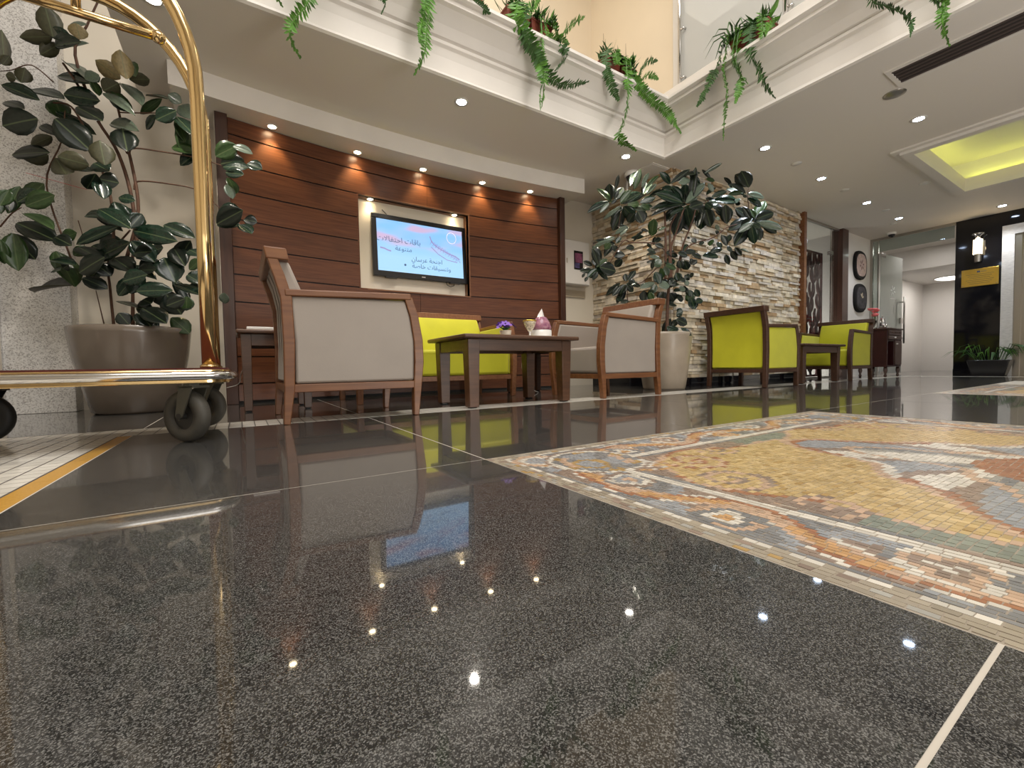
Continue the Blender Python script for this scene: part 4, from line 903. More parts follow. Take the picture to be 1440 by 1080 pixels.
rubber_plant(p1,[(-0.907,3.804,2.349,-0.938,3.839,2.538,0.116,'u'),
(-0.916,3.825,2.365,-1.088,3.951,2.374,0.076,'u'),
(-0.908,3.915,2.377,-1.003,3.919,2.283,0.076,'u'),
(-0.754,3.669,2.295,-0.923,3.828,2.320,0.085,'t'),
(-0.781,3.780,2.370,-0.792,3.768,2.456,0.087,'b'),
(-0.901,4.069,2.459,-0.787,3.995,2.486,0.042,'l'),
(-0.878,4.013,2.572,-0.788,3.955,2.590,0.044,'l'),
(-0.648,3.564,2.410,-0.521,3.439,2.359,0.039,'l'),
(-1.181,4.003,2.240,-1.213,4.089,2.456,0.086,'u'),
(-1.181,3.976,2.190,-1.147,3.971,2.253,0.049,'u'),
(-1.132,3.992,2.130,-1.175,3.996,2.142,0.056,'u'),
(-1.119,4.031,2.137,-1.097,4.028,2.229,0.078,'u'),
(-0.982,3.799,1.944,-1.143,3.801,1.998,0.091,'t'),
(-0.911,3.965,2.063,-1.107,4.087,2.161,0.103,'t'),
(-0.918,3.991,2.102,-0.736,3.951,2.100,0.123,'t'),
(-0.793,3.904,2.200,-0.915,4.050,2.363,0.097,'l'),
(-0.778,3.830,2.157,-0.711,3.812,2.204,0.076,'l'),
(-0.749,3.833,2.168,-0.716,3.852,2.082,0.064,'g'),
(-0.616,3.897,2.249,-0.737,3.908,2.335,0.100,'b'),
(-0.550,3.666,2.141,-0.572,3.642,2.299,0.101,'b'),
(-0.578,3.956,2.292,-0.447,3.865,2.287,0.075,'u'),
(-0.606,3.858,2.202,-0.486,3.744,2.051,0.099,'l'),
(-0.609,3.789,2.165,-0.694,3.829,2.109,0.097,'u'),
(-0.693,3.806,2.082,-0.527,3.713,1.959,0.064,'l'),
(-0.668,3.858,2.114,-0.582,3.854,2.029,0.078,'t'),
(-0.353,3.753,2.125,-0.490,3.899,2.192,0.056,'l'),
(-0.360,3.842,2.199,-0.285,3.838,2.164,0.076,'l'),
(-0.310,3.735,2.050,-0.425,3.762,1.971,0.094,'t'),
(-0.430,3.836,2.036,-0.514,3.935,1.969,0.065,'t'),
(-0.194,3.766,2.046,-0.309,3.852,2.148,0.111,'l'),
(-0.314,3.785,2.034,-0.193,3.652,1.865,0.102,'t'),
(-0.320,3.812,2.032,-0.269,3.783,1.876,0.063,'g'),
(-0.995,3.796,1.830,-1.157,3.811,1.759,0.151,'d'),
(-0.977,4.051,2.005,-0.781,4.047,1.924,0.081,'t'),
(-0.915,3.782,1.846,-0.759,3.746,1.691,0.165,'d'),
(-1.174,3.940,1.950,-1.071,3.840,1.907,0.075,'d'),
(-0.822,3.817,1.964,-0.694,3.774,1.896,0.132,'d'),
(-0.688,3.954,1.963,-0.531,3.785,1.894,0.094,'l'),
(-0.608,3.829,1.894,-0.582,3.754,1.736,0.138,'d'),
(-0.983,3.921,1.683,-1.197,4.018,1.680,0.107,'d'),
(-1.144,4.082,1.670,-1.024,4.075,1.722,0.096,'u'),
(-0.956,3.870,1.768,-1.084,4.007,1.741,0.062,'u'),
(-0.764,3.740,1.583,-0.902,3.760,1.607,0.106,'u'),
(-0.957,3.926,1.657,-0.884,3.819,1.514,0.102,'u'),
(-0.683,3.706,1.588,-0.702,3.712,1.737,0.119,'u'),
(-0.865,3.905,1.601,-0.774,3.818,1.587,0.044,'d'),
(-0.719,3.662,1.508,-0.777,3.729,1.424,0.092,'d'),
(-0.728,3.775,1.519,-0.629,3.763,1.510,0.108,'d'),
(-0.203,3.751,1.799,-0.360,3.832,1.845,0.083,'g'),
(-0.093,3.586,1.736,0.033,3.529,1.817,0.115,'g'),
(0.009,3.529,1.804,0.120,3.472,1.761,0.061,'l'),
(-0.053,3.555,1.661,0.084,3.459,1.667,0.124,'t'),
(-0.040,3.506,1.609,0.061,3.421,1.586,0.080,'t'),
(0.087,3.469,1.681,0.170,3.419,1.649,0.088,'t'),
(-0.040,3.528,1.534,-0.001,3.506,1.446,0.064,'l'),
(-0.093,3.581,1.357,0.034,3.519,1.380,0.122,'t'),
(-1.065,3.787,1.290,-0.925,3.721,1.361,0.105,'g'),
(-1.185,3.933,1.269,-1.126,3.932,1.449,0.073,'g'),
(-0.633,3.752,1.410,-0.550,3.716,1.402,0.077,'t'),
(-0.826,3.935,1.794,-0.765,3.858,1.719,0.078,'u'),
(-1.173,3.794,1.274,-1.131,3.788,1.373,0.070,'g'),
(-1.152,4.103,1.385,-0.990,3.964,1.403,0.101,'g'),
(-1.154,3.947,1.220,-0.954,3.837,1.114,0.134,'d'),
(-1.102,3.882,1.267,-0.942,3.753,1.172,0.091,'g'),
(-0.956,3.822,1.128,-0.872,3.755,1.076,0.086,'d'),
(-1.177,3.961,1.155,-1.150,3.896,0.919,0.122,'g'),
(-1.214,3.898,1.096,-1.209,3.923,0.952,0.065,'g'),
(-0.555,3.578,1.178,-0.728,3.707,1.315,0.119,'t'),
(-0.600,3.822,1.235,-0.673,3.843,1.415,0.105,'t'),
(-0.574,3.685,1.208,-0.508,3.677,1.305,0.092,'t'),
(-0.562,3.710,1.198,-0.342,3.501,1.129,0.127,'t'),
(-0.405,3.714,1.258,-0.235,3.640,1.188,0.099,'t'),
(-0.610,3.605,1.192,-0.842,3.701,1.069,0.068,'t'),
(-0.579,3.671,1.110,-0.803,3.881,1.024,0.119,'t'),
(-0.585,3.761,1.138,-0.462,3.739,1.017,0.138,'t'),
(-0.700,3.660,0.997,-0.850,3.723,0.906,0.131,'d'),
(-0.896,3.907,1.040,-0.822,3.898,1.103,0.062,'g'),
(-0.862,3.795,0.959,-0.986,3.836,0.995,0.096,'t'),
(-0.915,3.719,0.906,-0.964,3.752,0.910,0.058,'d'),
(-0.911,3.888,0.845,-1.161,4.120,0.845,0.145,'d'),
(-0.845,3.840,0.888,-0.722,3.803,0.832,0.095,'d'),
(-0.627,3.836,0.987,-0.463,3.786,0.915,0.083,'t'),
(-0.485,3.569,0.894,-0.615,3.621,0.851,0.106,'t'),
(-0.652,3.710,0.768,-0.566,3.643,0.882,0.084,'t'),
(-0.350,3.640,0.870,-0.409,3.672,1.040,0.155,'t'),
(-0.293,3.623,0.980,-0.362,3.726,1.125,0.115,'d'),
(-0.540,3.562,0.783,-0.356,3.530,0.802,0.105,'t'),
(-0.367,3.747,0.872,-0.208,3.632,0.798,0.082,'t'),
(-0.285,3.793,0.903,-0.234,3.802,0.993,0.067,'t'),
(-0.198,3.540,1.039,-0.268,3.607,1.100,0.095,'t'),
(-0.406,3.672,0.792,-0.328,3.620,0.661,0.146,'d'),
(-0.528,3.650,0.688,-0.394,3.519,0.588,0.123,'d'),
(-0.486,3.698,0.728,-0.536,3.718,0.758,0.110,'d'),
(-0.642,3.632,0.649,-0.594,3.632,0.576,0.083,'d'),
(-0.391,3.733,0.642,-0.287,3.718,0.543,0.114,'g'),
(-0.326,3.593,0.716,-0.263,3.521,0.684,0.066,'d'),
(-0.102,3.519,1.259,0.045,3.398,1.341,0.128,'d'),
(0.026,3.489,1.266,0.098,3.434,1.207,0.094,'t'),
(-0.104,3.584,1.272,0.029,3.479,1.263,0.071,'t'),
(-0.076,3.409,0.785,-0.078,3.424,0.714,0.062,'l'),
(-0.467,3.658,1.063,-0.567,3.689,1.050,0.109,'d'),
(-0.782,3.838,0.989,-0.700,3.818,0.917,0.108,'d'),
(-0.675,3.666,1.246,-0.816,3.795,1.288,0.066,'t'),
(-0.778,3.963,1.143,-0.675,3.935,1.198,0.096,'d'),
(-0.700,3.905,1.045,-0.584,3.766,0.950,0.128,'d'),
(-0.536,3.790,1.039,-0.463,3.778,0.965,0.112,'d'),
(-0.552,3.642,0.655,-0.474,3.566,0.575,0.107,'d'),
(-0.449,3.629,0.813,-0.539,3.686,0.861,0.093,'t'),
(-0.265,3.392,0.879,-0.189,3.304,0.826,0.075,'t'),
(-0.286,3.435,0.735,-0.384,3.448,0.686,0.091,'d'),
(-0.806,3.762,2.340,-0.939,3.824,2.399,0.080,'t'),
(-1.222,4.051,2.229,-1.173,4.001,2.238,0.047,'t'),
(-1.136,4.088,2.159,-1.152,4.120,2.205,0.053,'g'),
(-0.991,4.113,2.110,-0.944,4.054,1.971,0.117,'g'),
(-0.769,3.927,2.184,-0.970,4.083,2.268,0.092,'t'),
(-0.768,3.938,2.242,-0.732,3.939,2.213,0.061,'t'),
(-0.507,3.684,2.180,-0.566,3.756,2.305,0.096,'g'),
(-0.659,3.843,2.146,-0.543,3.768,2.005,0.061,'g'),
(-0.643,3.909,2.117,-0.588,3.886,2.040,0.074,'d'),
(-0.399,3.881,2.179,-0.540,3.968,2.076,0.054,'g'),
(-0.290,3.832,2.035,-0.272,3.808,1.801,0.097,'g'),
(-0.935,3.946,1.805,-1.059,4.044,1.900,0.059,'d'),
(-0.998,4.003,1.648,-0.876,3.951,1.666,0.097,'d'),
(-0.677,3.772,1.576,-0.761,3.814,1.638,0.113,'t'),
(-0.888,3.983,1.625,-0.807,3.964,1.649,0.042,'t'),
(-0.717,3.720,1.493,-0.686,3.663,1.367,0.088,'t'),
(-0.190,3.824,1.850,-0.318,3.866,1.738,0.079,'t'),
(-0.068,3.652,1.717,0.059,3.547,1.739,0.118,'d'),
(-0.027,3.616,1.618,0.017,3.569,1.502,0.076,'g'),
(-1.125,3.877,1.329,-1.027,3.833,1.409,0.100,'t'),
(-1.237,4.007,1.281,-1.270,4.037,1.458,0.070,'g'),
(-1.151,3.850,1.262,-1.159,3.864,1.367,0.067,'d'),
(-1.145,4.059,1.396,-1.040,4.003,1.509,0.096,'g'),
(-0.934,3.860,1.128,-0.855,3.808,1.169,0.082,'g'),
(-1.233,4.097,1.183,-1.113,4.042,1.031,0.116,'d'),
(-0.601,3.926,1.263,-0.634,3.932,1.420,0.100,'d'),
(-0.607,3.667,1.175,-0.756,3.793,1.302,0.065,'d'),
(-0.733,3.748,0.998,-0.861,3.861,1.097,0.125,'d'),
(-0.899,3.810,0.961,-0.931,3.828,0.935,0.055,'d'),
(-0.892,3.881,0.835,-0.990,3.977,1.082,0.137,'g'),
(-0.839,3.912,0.893,-0.763,3.882,0.962,0.090,'t'),
(-0.448,3.624,0.938,-0.560,3.723,0.947,0.101,'d'),
(-0.674,3.780,0.743,-0.556,3.679,0.712,0.080,'d'),
(-0.346,3.731,1.018,-0.264,3.685,1.172,0.109,'d'),
(-0.585,3.664,0.779,-0.532,3.646,0.935,0.099,'t'),
(-0.381,3.869,0.934,-0.292,3.785,0.761,0.078,'t'),
(-0.297,3.851,0.872,-0.235,3.825,0.885,0.064,'d'),
(-0.432,3.779,0.846,-0.411,3.758,0.714,0.139,'d'),
(-0.532,3.757,0.691,-0.497,3.719,0.512,0.117,'t'),
(-0.368,3.834,0.642,-0.322,3.772,0.521,0.108,'g'),
(-0.340,3.712,0.708,-0.266,3.676,0.730,0.063,'g'),
(0.054,3.536,1.316,0.129,3.502,1.312,0.089,'d'),
(-0.838,4.070,1.152,-0.773,4.032,1.108,0.091,'d'),
(-0.501,3.869,1.103,-0.433,3.800,1.132,0.106,'d'),
(-0.574,3.747,0.694,-0.485,3.693,0.705,0.102,'d'),
(-0.263,3.506,0.936,-0.198,3.450,0.995,0.071,'g'),
(-0.284,3.551,0.766,-0.292,3.539,0.671,0.086,'g')],[([(-0.568,3.873,1.050),(-0.588,3.894,1.454),(-0.651,3.926,1.757),(-0.749,3.966,1.958),(-0.845,4.004,2.181),(-0.922,4.034,2.326)],0.0120),
([(-0.633,3.895,1.048),(-0.556,3.881,1.389),(-0.587,3.904,1.736),(-0.607,3.912,1.788),(-0.640,3.933,2.052),(-0.691,3.957,2.258)],0.0110),
([(-0.703,3.918,1.044),(-0.704,3.933,1.458),(-0.815,3.984,1.870),(-0.891,4.014,2.044),(-0.982,4.043,2.057)],0.0090),
([(-0.928,3.991,1.034),(-1.036,4.041,1.507),(-0.951,4.025,1.802),(-0.923,4.023,2.013)],0.0060),
([(-0.749,3.966,1.958),(-0.858,4.016,2.388),(-0.789,4.001,2.597),(-0.720,3.985,2.782)],0.0100),
([(-0.587,3.904,1.736),(-0.574,3.902,1.802),(-0.431,3.853,1.800),(-0.205,3.773,1.774),(-0.043,3.682,1.714)],0.0060),
([(-0.573,3.892,1.522),(-0.549,3.886,1.581),(-0.383,3.829,1.579),(-0.208,3.766,1.545),(-0.077,3.690,1.414)],0.0060),
([(-0.640,3.933,2.052),(-0.619,3.925,2.041),(-0.432,3.863,2.062),(-0.320,3.824,2.072)],0.0050),
([(-0.977,4.046,2.193),(-1.082,4.082,2.285),(-1.181,4.110,2.236),(-1.238,4.127,2.219)],0.0040),
([(-1.275,4.103,1.219),(-1.214,4.089,1.312),(-1.165,4.075,1.354)],0.0050),
([(-0.793,4.043,0.607),(-0.833,4.079,0.847)],0.0040),
([(-0.737,4.008,0.606),(-0.749,4.027,0.854),(-0.728,3.926,1.046),(-0.605,3.892,1.245)],0.0090),
([(-0.625,3.937,0.604),(-0.616,3.943,0.851),(-0.595,3.886,1.165)],0.0120),
([(-0.978,4.173,0.892),(-0.914,4.134,0.923),(-0.737,4.025,0.985)],0.0040),
([(-0.882,3.985,1.291),(-0.861,3.975,1.182),(-0.853,3.968,1.056)],0.0030),
([(-0.829,3.975,1.500),(-1.137,4.075,1.581)],0.0015)],5)
p2=thing('rubber_plant','tall spreading rubber plant in a beige tapered pot, at the stone wall corner','potted plant',(3.80,2.99,0))
MB().lathe([(0,0),(.205,0),(.215,.02),(.250,.25),(.272,.45),(.283,.56),(.285,.585),(.275,.59),(.262,.585),(.258,.54),(0,.54)],48).build('pot',M['pot2'],p2,smooth=True)
MB().lathe([(0,.542),(.257,.542),(.24,.555),(0,.558)],32).build('soil',M['soil'],p2)
rubber_plant(p2,[(3.335,3.304,1.979,3.129,3.389,1.875,0.062,'t'),
(3.383,3.334,2.010,3.370,3.342,2.182,0.092,'d'),
(3.302,3.187,2.057,3.307,3.142,2.184,0.032,'d'),
(3.215,3.103,1.917,3.231,3.082,1.998,0.032,'d'),
(3.532,3.137,2.090,3.566,3.096,2.284,0.062,'g'),
(3.486,3.004,2.053,3.576,2.988,2.208,0.024,'l'),
(3.675,3.145,2.060,3.784,3.111,2.215,0.050,'l'),
(3.567,3.012,2.001,3.680,2.983,2.129,0.040,'l'),
(3.270,3.088,1.887,3.360,3.040,2.009,0.063,'g'),
(3.318,3.123,1.896,3.523,3.061,2.025,0.088,'t'),
(3.436,2.981,1.879,3.538,2.885,1.928,0.063,'t'),
(3.533,3.055,1.905,3.592,2.995,1.853,0.049,'g'),
(3.327,3.142,1.872,3.209,3.254,1.774,0.036,'l'),
(3.207,3.178,1.901,3.113,3.205,1.810,0.036,'l'),
(3.474,3.248,1.908,3.413,3.322,1.713,0.109,'d'),
(3.387,3.155,1.891,3.490,3.112,1.787,0.098,'t'),
(3.568,3.181,1.920,3.663,3.105,1.888,0.058,'l'),
(3.444,3.019,1.814,3.496,2.994,1.709,0.104,'d'),
(3.401,3.118,1.686,3.325,3.209,1.627,0.041,'l'),
(3.467,3.278,1.642,3.532,3.238,1.733,0.046,'l'),
(3.655,3.018,1.625,3.639,2.979,1.748,0.082,'g'),
(3.579,3.194,1.570,3.626,3.107,1.673,0.038,'d'),
(3.912,2.989,2.168,3.791,3.009,2.268,0.063,'t'),
(3.727,2.839,2.082,3.887,2.744,2.214,0.048,'d'),
(3.771,2.779,2.070,3.864,2.719,2.110,0.063,'l'),
(3.832,2.779,1.890,3.577,2.878,1.965,0.088,'t'),
(3.915,2.834,1.936,3.721,2.882,2.034,0.082,'t'),
(3.913,2.828,1.941,3.795,2.862,2.074,0.065,'t'),
(4.018,2.875,2.002,3.985,2.860,2.128,0.083,'t'),
(3.935,2.806,1.962,4.074,2.784,2.119,0.057,'t'),
(3.895,2.829,1.906,3.604,2.940,1.857,0.057,'t'),
(3.909,2.835,1.903,3.702,3.046,1.836,0.061,'d'),
(3.868,2.786,1.848,3.747,2.846,1.790,0.052,'t'),
(4.028,2.873,1.909,4.065,2.862,1.735,0.108,'t'),
(4.014,2.930,1.887,3.938,2.952,1.641,0.109,'d'),
(3.985,2.948,1.912,3.872,3.010,1.788,0.101,'d'),
(4.081,2.911,1.968,4.154,2.838,2.015,0.046,'l'),
(3.411,3.303,1.624,3.247,3.372,1.561,0.042,'l'),
(3.256,3.068,1.540,3.209,3.087,1.484,0.047,'t'),
(3.237,3.196,1.515,3.204,3.236,1.457,0.057,'g'),
(3.667,3.069,1.657,3.624,3.125,1.691,0.025,'d'),
(3.694,2.970,1.642,3.734,2.913,1.672,0.025,'g'),
(4.150,2.749,2.239,4.252,2.629,2.316,0.033,'l'),
(3.819,2.737,2.142,3.983,2.690,2.191,0.055,'d'),
(3.808,2.725,1.864,4.075,2.686,2.123,0.071,'l'),
(4.050,2.860,2.036,4.110,2.808,2.184,0.042,'t'),
(4.253,2.794,2.053,4.323,2.740,2.130,0.050,'t'),
(4.156,2.712,2.126,4.201,2.680,2.047,0.041,'l'),
(4.090,2.634,1.942,4.195,2.539,1.993,0.048,'t'),
(4.291,2.746,1.986,4.571,2.642,2.004,0.080,'t'),
(4.149,2.726,1.920,4.270,2.679,1.935,0.058,'l'),
(4.099,2.702,1.911,4.140,2.658,1.856,0.065,'t'),
(4.159,2.742,1.886,4.194,2.711,1.704,0.107,'d'),
(4.152,2.764,1.884,4.077,2.777,1.696,0.083,'d'),
(3.962,2.637,1.864,3.825,2.675,1.820,0.087,'d'),
(4.342,2.743,1.920,4.398,2.670,1.840,0.076,'d'),
(4.361,2.648,1.925,4.376,2.640,1.745,0.091,'d'),
(4.517,2.619,1.961,4.542,2.617,2.015,0.050,'l'),
(4.448,2.632,2.150,4.381,2.670,2.215,0.030,'d'),
(4.530,2.542,2.028,4.372,2.621,2.089,0.058,'l'),
(4.354,2.431,1.963,4.183,2.475,2.037,0.048,'d'),
(4.359,2.399,2.015,4.310,2.436,2.177,0.111,'d'),
(4.348,2.408,1.950,4.535,2.336,1.942,0.063,'l'),
(4.428,2.502,1.990,4.462,2.480,1.965,0.024,'l'),
(4.612,2.479,1.753,4.519,2.612,1.910,0.100,'d'),
(4.689,2.512,1.809,4.776,2.468,1.976,0.097,'g'),
(4.508,2.407,1.731,4.672,2.327,1.798,0.089,'d'),
(4.490,2.389,1.687,4.617,2.216,1.606,0.068,'l'),
(4.416,2.381,1.676,4.331,2.478,1.596,0.064,'l'),
(4.383,2.387,1.641,4.438,2.385,1.476,0.079,'t'),
(4.453,2.465,1.667,4.309,2.506,1.473,0.098,'d'),
(4.457,2.395,1.648,4.483,2.346,1.512,0.088,'d'),
(4.509,2.464,1.748,4.338,2.583,1.650,0.106,'d'),
(4.402,2.389,1.661,4.438,2.330,1.610,0.048,'t'),
(4.496,2.457,1.744,4.412,2.484,1.850,0.049,'d'),
(4.208,2.623,1.633,4.186,2.644,1.684,0.033,'l'),
(4.132,2.610,1.729,4.161,2.586,1.734,0.040,'l'),
(4.189,2.681,1.549,4.143,2.686,1.487,0.049,'g'),
(3.914,2.684,1.479,3.892,2.713,1.523,0.040,'d'),
(4.009,2.851,1.576,4.023,2.838,1.590,0.025,'d'),
(4.264,2.572,1.467,4.194,2.580,1.563,0.045,'d'),
(3.060,3.180,1.260,3.014,3.214,1.419,0.055,'d'),
(3.266,3.312,1.401,3.378,3.295,1.560,0.066,'d'),
(3.127,3.285,1.274,3.207,3.218,1.348,0.049,'g'),
(3.133,3.245,1.266,3.281,3.171,1.235,0.121,'d'),
(3.238,3.390,1.274,3.320,3.323,1.182,0.050,'t'),
(3.042,3.196,1.230,2.949,3.222,1.148,0.055,'t'),
(3.045,3.188,1.198,2.998,3.202,1.125,0.047,'d'),
(3.128,3.344,1.302,3.056,3.396,1.346,0.041,'d'),
(2.963,3.237,1.152,2.935,3.248,1.105,0.028,'d'),
(3.107,3.287,1.288,3.119,3.310,1.374,0.049,'d'),
(3.306,3.202,1.558,3.165,3.381,1.494,0.041,'l'),
(3.445,3.194,1.412,3.360,3.267,1.423,0.075,'d'),
(3.312,3.058,1.436,3.388,3.019,1.444,0.048,'d'),
(3.322,3.040,1.110,3.405,3.026,1.215,0.048,'d'),
(3.483,3.209,1.147,3.489,3.236,1.228,0.050,'d'),
(3.511,3.224,1.136,3.638,3.164,1.103,0.051,'d'),
(3.324,3.148,1.106,3.248,3.264,0.997,0.049,'d'),
(3.329,3.153,1.075,3.252,3.178,0.984,0.057,'d'),
(3.394,3.149,1.096,3.331,3.156,1.003,0.090,'d'),
(3.404,3.116,1.091,3.459,3.059,1.102,0.049,'t'),
(3.319,3.048,1.064,3.374,3.026,1.002,0.048,'d'),
(3.408,3.184,1.054,3.344,3.213,0.915,0.050,'d'),
(3.309,3.136,0.902,3.356,3.073,0.912,0.049,'d'),
(3.279,3.151,0.870,3.194,3.179,0.828,0.032,'d'),
(3.674,2.996,1.110,3.530,3.060,1.060,0.058,'l'),
(3.685,2.996,1.095,3.634,2.995,1.001,0.058,'l'),
(3.587,2.878,1.050,3.677,2.824,1.065,0.080,'l'),
(3.596,2.875,1.074,3.547,2.883,1.181,0.088,'t'),
(3.610,3.087,1.038,3.602,3.081,0.930,0.079,'d'),
(3.513,2.934,0.990,3.514,2.896,0.906,0.056,'g'),
(3.594,2.871,1.333,3.493,2.905,1.337,0.036,'l'),
(3.648,2.905,1.331,3.608,2.922,1.283,0.064,'l'),
(3.753,3.069,1.380,3.734,3.086,1.282,0.038,'d'),
(3.750,3.077,1.531,3.743,3.050,1.606,0.034,'d'),
(3.554,2.996,1.436,3.595,2.950,1.423,0.057,'d'),
(3.651,2.976,1.501,3.697,2.914,1.459,0.041,'d'),
(3.744,2.933,1.316,3.861,2.895,1.338,0.065,'t'),
(3.638,2.840,1.261,3.747,2.801,1.225,0.048,'g'),
(3.724,2.917,1.271,3.762,2.908,1.184,0.057,'l'),
(3.758,2.923,1.421,3.888,2.877,1.394,0.057,'d'),
(3.838,2.840,1.404,3.914,2.784,1.376,0.065,'d'),
(3.919,2.824,1.410,4.002,2.754,1.428,0.057,'d'),
(3.876,2.711,1.371,3.952,2.657,1.328,0.048,'d'),
(3.875,2.793,1.317,3.914,2.784,1.232,0.073,'d'),
(3.811,2.802,1.312,3.833,2.800,1.242,0.064,'d'),
(4.033,2.821,1.301,4.074,2.785,1.347,0.041,'d'),
(4.165,2.782,1.398,4.357,2.725,1.409,0.071,'t'),
(4.091,2.636,1.388,4.202,2.602,1.458,0.056,'d'),
(3.736,2.784,1.181,3.765,2.769,1.103,0.064,'t'),
(3.741,2.751,1.097,3.792,2.725,1.113,0.063,'d'),
(3.828,2.741,1.151,3.867,2.719,1.143,0.048,'d'),
(3.806,2.744,1.070,3.836,2.711,1.083,0.048,'l'),
(3.821,2.820,1.020,3.879,2.788,1.036,0.057,'l'),
(3.772,2.840,1.004,3.829,2.816,1.037,0.049,'t'),
(3.876,2.739,1.012,3.899,2.719,0.947,0.048,'t'),
(4.013,2.762,1.035,4.033,2.735,0.959,0.049,'t'),
(3.971,2.788,0.946,3.988,2.745,0.836,0.098,'t'),
(3.975,2.736,0.898,4.040,2.699,0.914,0.057,'t'),
(3.865,2.872,0.951,3.924,2.839,0.942,0.066,'d'),
(3.821,2.925,1.005,3.875,2.908,0.932,0.083,'d'),
(3.771,2.965,1.023,3.718,2.983,0.948,0.075,'d'),
(3.800,2.929,0.889,3.861,2.878,0.870,0.033,'d'),
(3.942,2.939,0.840,3.989,2.896,0.813,0.059,'t'),
(3.691,2.825,1.058,3.744,2.800,1.106,0.072,'d'),
(3.744,2.809,1.124,3.710,2.858,1.098,0.064,'d'),
(3.967,2.841,0.986,4.001,2.809,1.017,0.058,'d'),
(4.271,2.568,1.475,4.210,2.590,1.564,0.049,'d'),
(4.174,2.517,1.402,4.209,2.489,1.416,0.064,'d'),
(4.400,2.611,1.446,4.422,2.563,1.347,0.050,'d'),
(4.387,2.560,1.464,4.441,2.524,1.382,0.045,'d'),
(3.814,3.015,0.597,3.842,2.942,0.736,0.062,'d'),
(3.716,2.872,0.594,3.803,2.823,0.636,0.065,'t'),
(3.843,2.866,0.728,3.919,2.795,0.681,0.088,'d'),
(3.779,2.769,0.630,3.857,2.703,0.553,0.043,'t'),
(3.742,2.790,0.769,3.778,2.743,0.797,0.053,'t'),
(3.733,2.898,0.651,3.780,2.819,0.570,0.065,'t'),
(3.398,3.329,1.988,3.276,3.401,2.135,0.059,'g'),
(3.494,3.382,2.055,3.567,3.329,2.176,0.088,'d'),
(3.242,3.180,1.901,3.283,3.151,1.949,0.030,'d'),
(3.573,3.231,2.169,3.642,3.228,2.336,0.059,'d'),
(3.571,3.019,2.069,3.680,2.955,2.192,0.023,'g'),
(3.736,3.196,2.083,3.761,3.182,2.226,0.048,'d'),
(3.683,3.074,2.028,3.832,3.022,2.102,0.038,'d'),
(3.388,3.175,1.964,3.544,3.039,2.014,0.084,'d'),
(3.616,3.078,1.896,3.710,3.057,1.931,0.046,'t'),
(3.502,3.306,1.970,3.452,3.340,1.806,0.103,'d'),
(3.503,3.207,1.941,3.584,3.130,1.953,0.093,'g'),
(3.650,3.270,1.935,3.657,3.260,1.829,0.056,'d'),
(3.474,3.088,1.820,3.445,3.149,1.746,0.099,'d'),
(3.470,3.171,1.687,3.389,3.240,1.722,0.039,'d'),
(3.723,3.086,1.622,3.732,3.044,1.711,0.078,'g'),
(3.631,3.276,1.637,3.765,3.227,1.664,0.036,'t'),
(4.015,3.032,2.167,3.890,3.078,2.128,0.060,'t'),
(3.819,2.912,2.132,3.973,2.818,2.226,0.045,'d'),
(4.008,2.872,1.954,3.976,2.939,2.107,0.062,'d'),
(4.122,2.913,2.027,4.164,2.873,2.101,0.079,'g'),
(3.986,2.838,1.925,3.782,3.003,1.916,0.054,'t'),
(3.949,2.866,1.891,3.749,2.962,2.036,0.058,'g'),
(4.050,2.948,1.914,4.164,2.834,1.866,0.103,'g'),
(4.050,2.974,1.925,4.160,2.937,1.723,0.104,'d'),
(3.339,3.256,1.517,3.357,3.224,1.451,0.054,'d'),
(3.785,3.094,1.646,3.736,3.120,1.683,0.024,'g'),
(4.188,2.803,2.308,4.259,2.749,2.220,0.031,'d'),
(3.958,2.788,2.214,4.045,2.733,2.093,0.052,'t'),
(3.907,2.730,1.908,3.925,2.701,2.215,0.067,'d'),
(4.053,2.919,2.074,4.061,2.932,2.225,0.040,'g'),
(4.333,2.854,2.057,4.422,2.812,2.023,0.048,'d'),
(4.216,2.774,2.208,4.284,2.720,2.188,0.039,'g'),
(4.104,2.770,1.906,4.129,2.741,1.834,0.062,'d'),
(4.219,2.808,1.871,4.170,2.804,1.698,0.102,'t'),
(4.418,2.828,1.969,4.482,2.760,1.963,0.072,'d'),
(4.513,2.685,1.931,4.464,2.712,1.798,0.087,'t'),
(4.592,2.665,1.966,4.583,2.631,1.994,0.048,'d'),
(4.522,2.677,2.134,4.521,2.709,2.226,0.029,'t'),
(4.428,2.484,2.011,4.289,2.551,1.995,0.045,'g'),
(4.459,2.453,2.068,4.357,2.524,2.186,0.105,'d'),
(4.415,2.445,1.935,4.561,2.373,1.867,0.060,'t'),
(4.453,2.539,2.031,4.463,2.511,2.002,0.023,'t'),
(4.548,2.448,1.706,4.669,2.384,1.794,0.085,'d'),
(4.624,2.412,1.711,4.755,2.331,1.609,0.065,'d'),
(4.511,2.445,1.750,4.383,2.487,1.657,0.060,'d'),
(4.555,2.451,1.667,4.548,2.424,1.539,0.084,'d'),
(4.543,2.430,1.716,4.560,2.443,1.645,0.045,'d'),
(4.597,2.462,1.767,4.590,2.509,1.872,0.046,'g'),
(4.295,2.676,1.614,4.254,2.689,1.648,0.031,'d'),
(4.275,2.686,1.537,4.284,2.649,1.467,0.047,'t'),
(4.042,2.727,1.479,4.081,2.719,1.525,0.038,'d'),
(3.284,3.380,1.384,3.246,3.452,1.544,0.063,'d'),
(3.179,3.334,1.279,3.192,3.334,1.388,0.046,'d'),
(3.169,3.348,1.330,3.283,3.288,1.250,0.115,'t'),
(3.049,3.259,1.226,2.921,3.292,1.215,0.053,'d'),
(3.078,3.258,1.214,3.050,3.300,1.162,0.045,'d'),
(3.025,3.344,1.212,2.996,3.357,1.171,0.026,'d'),
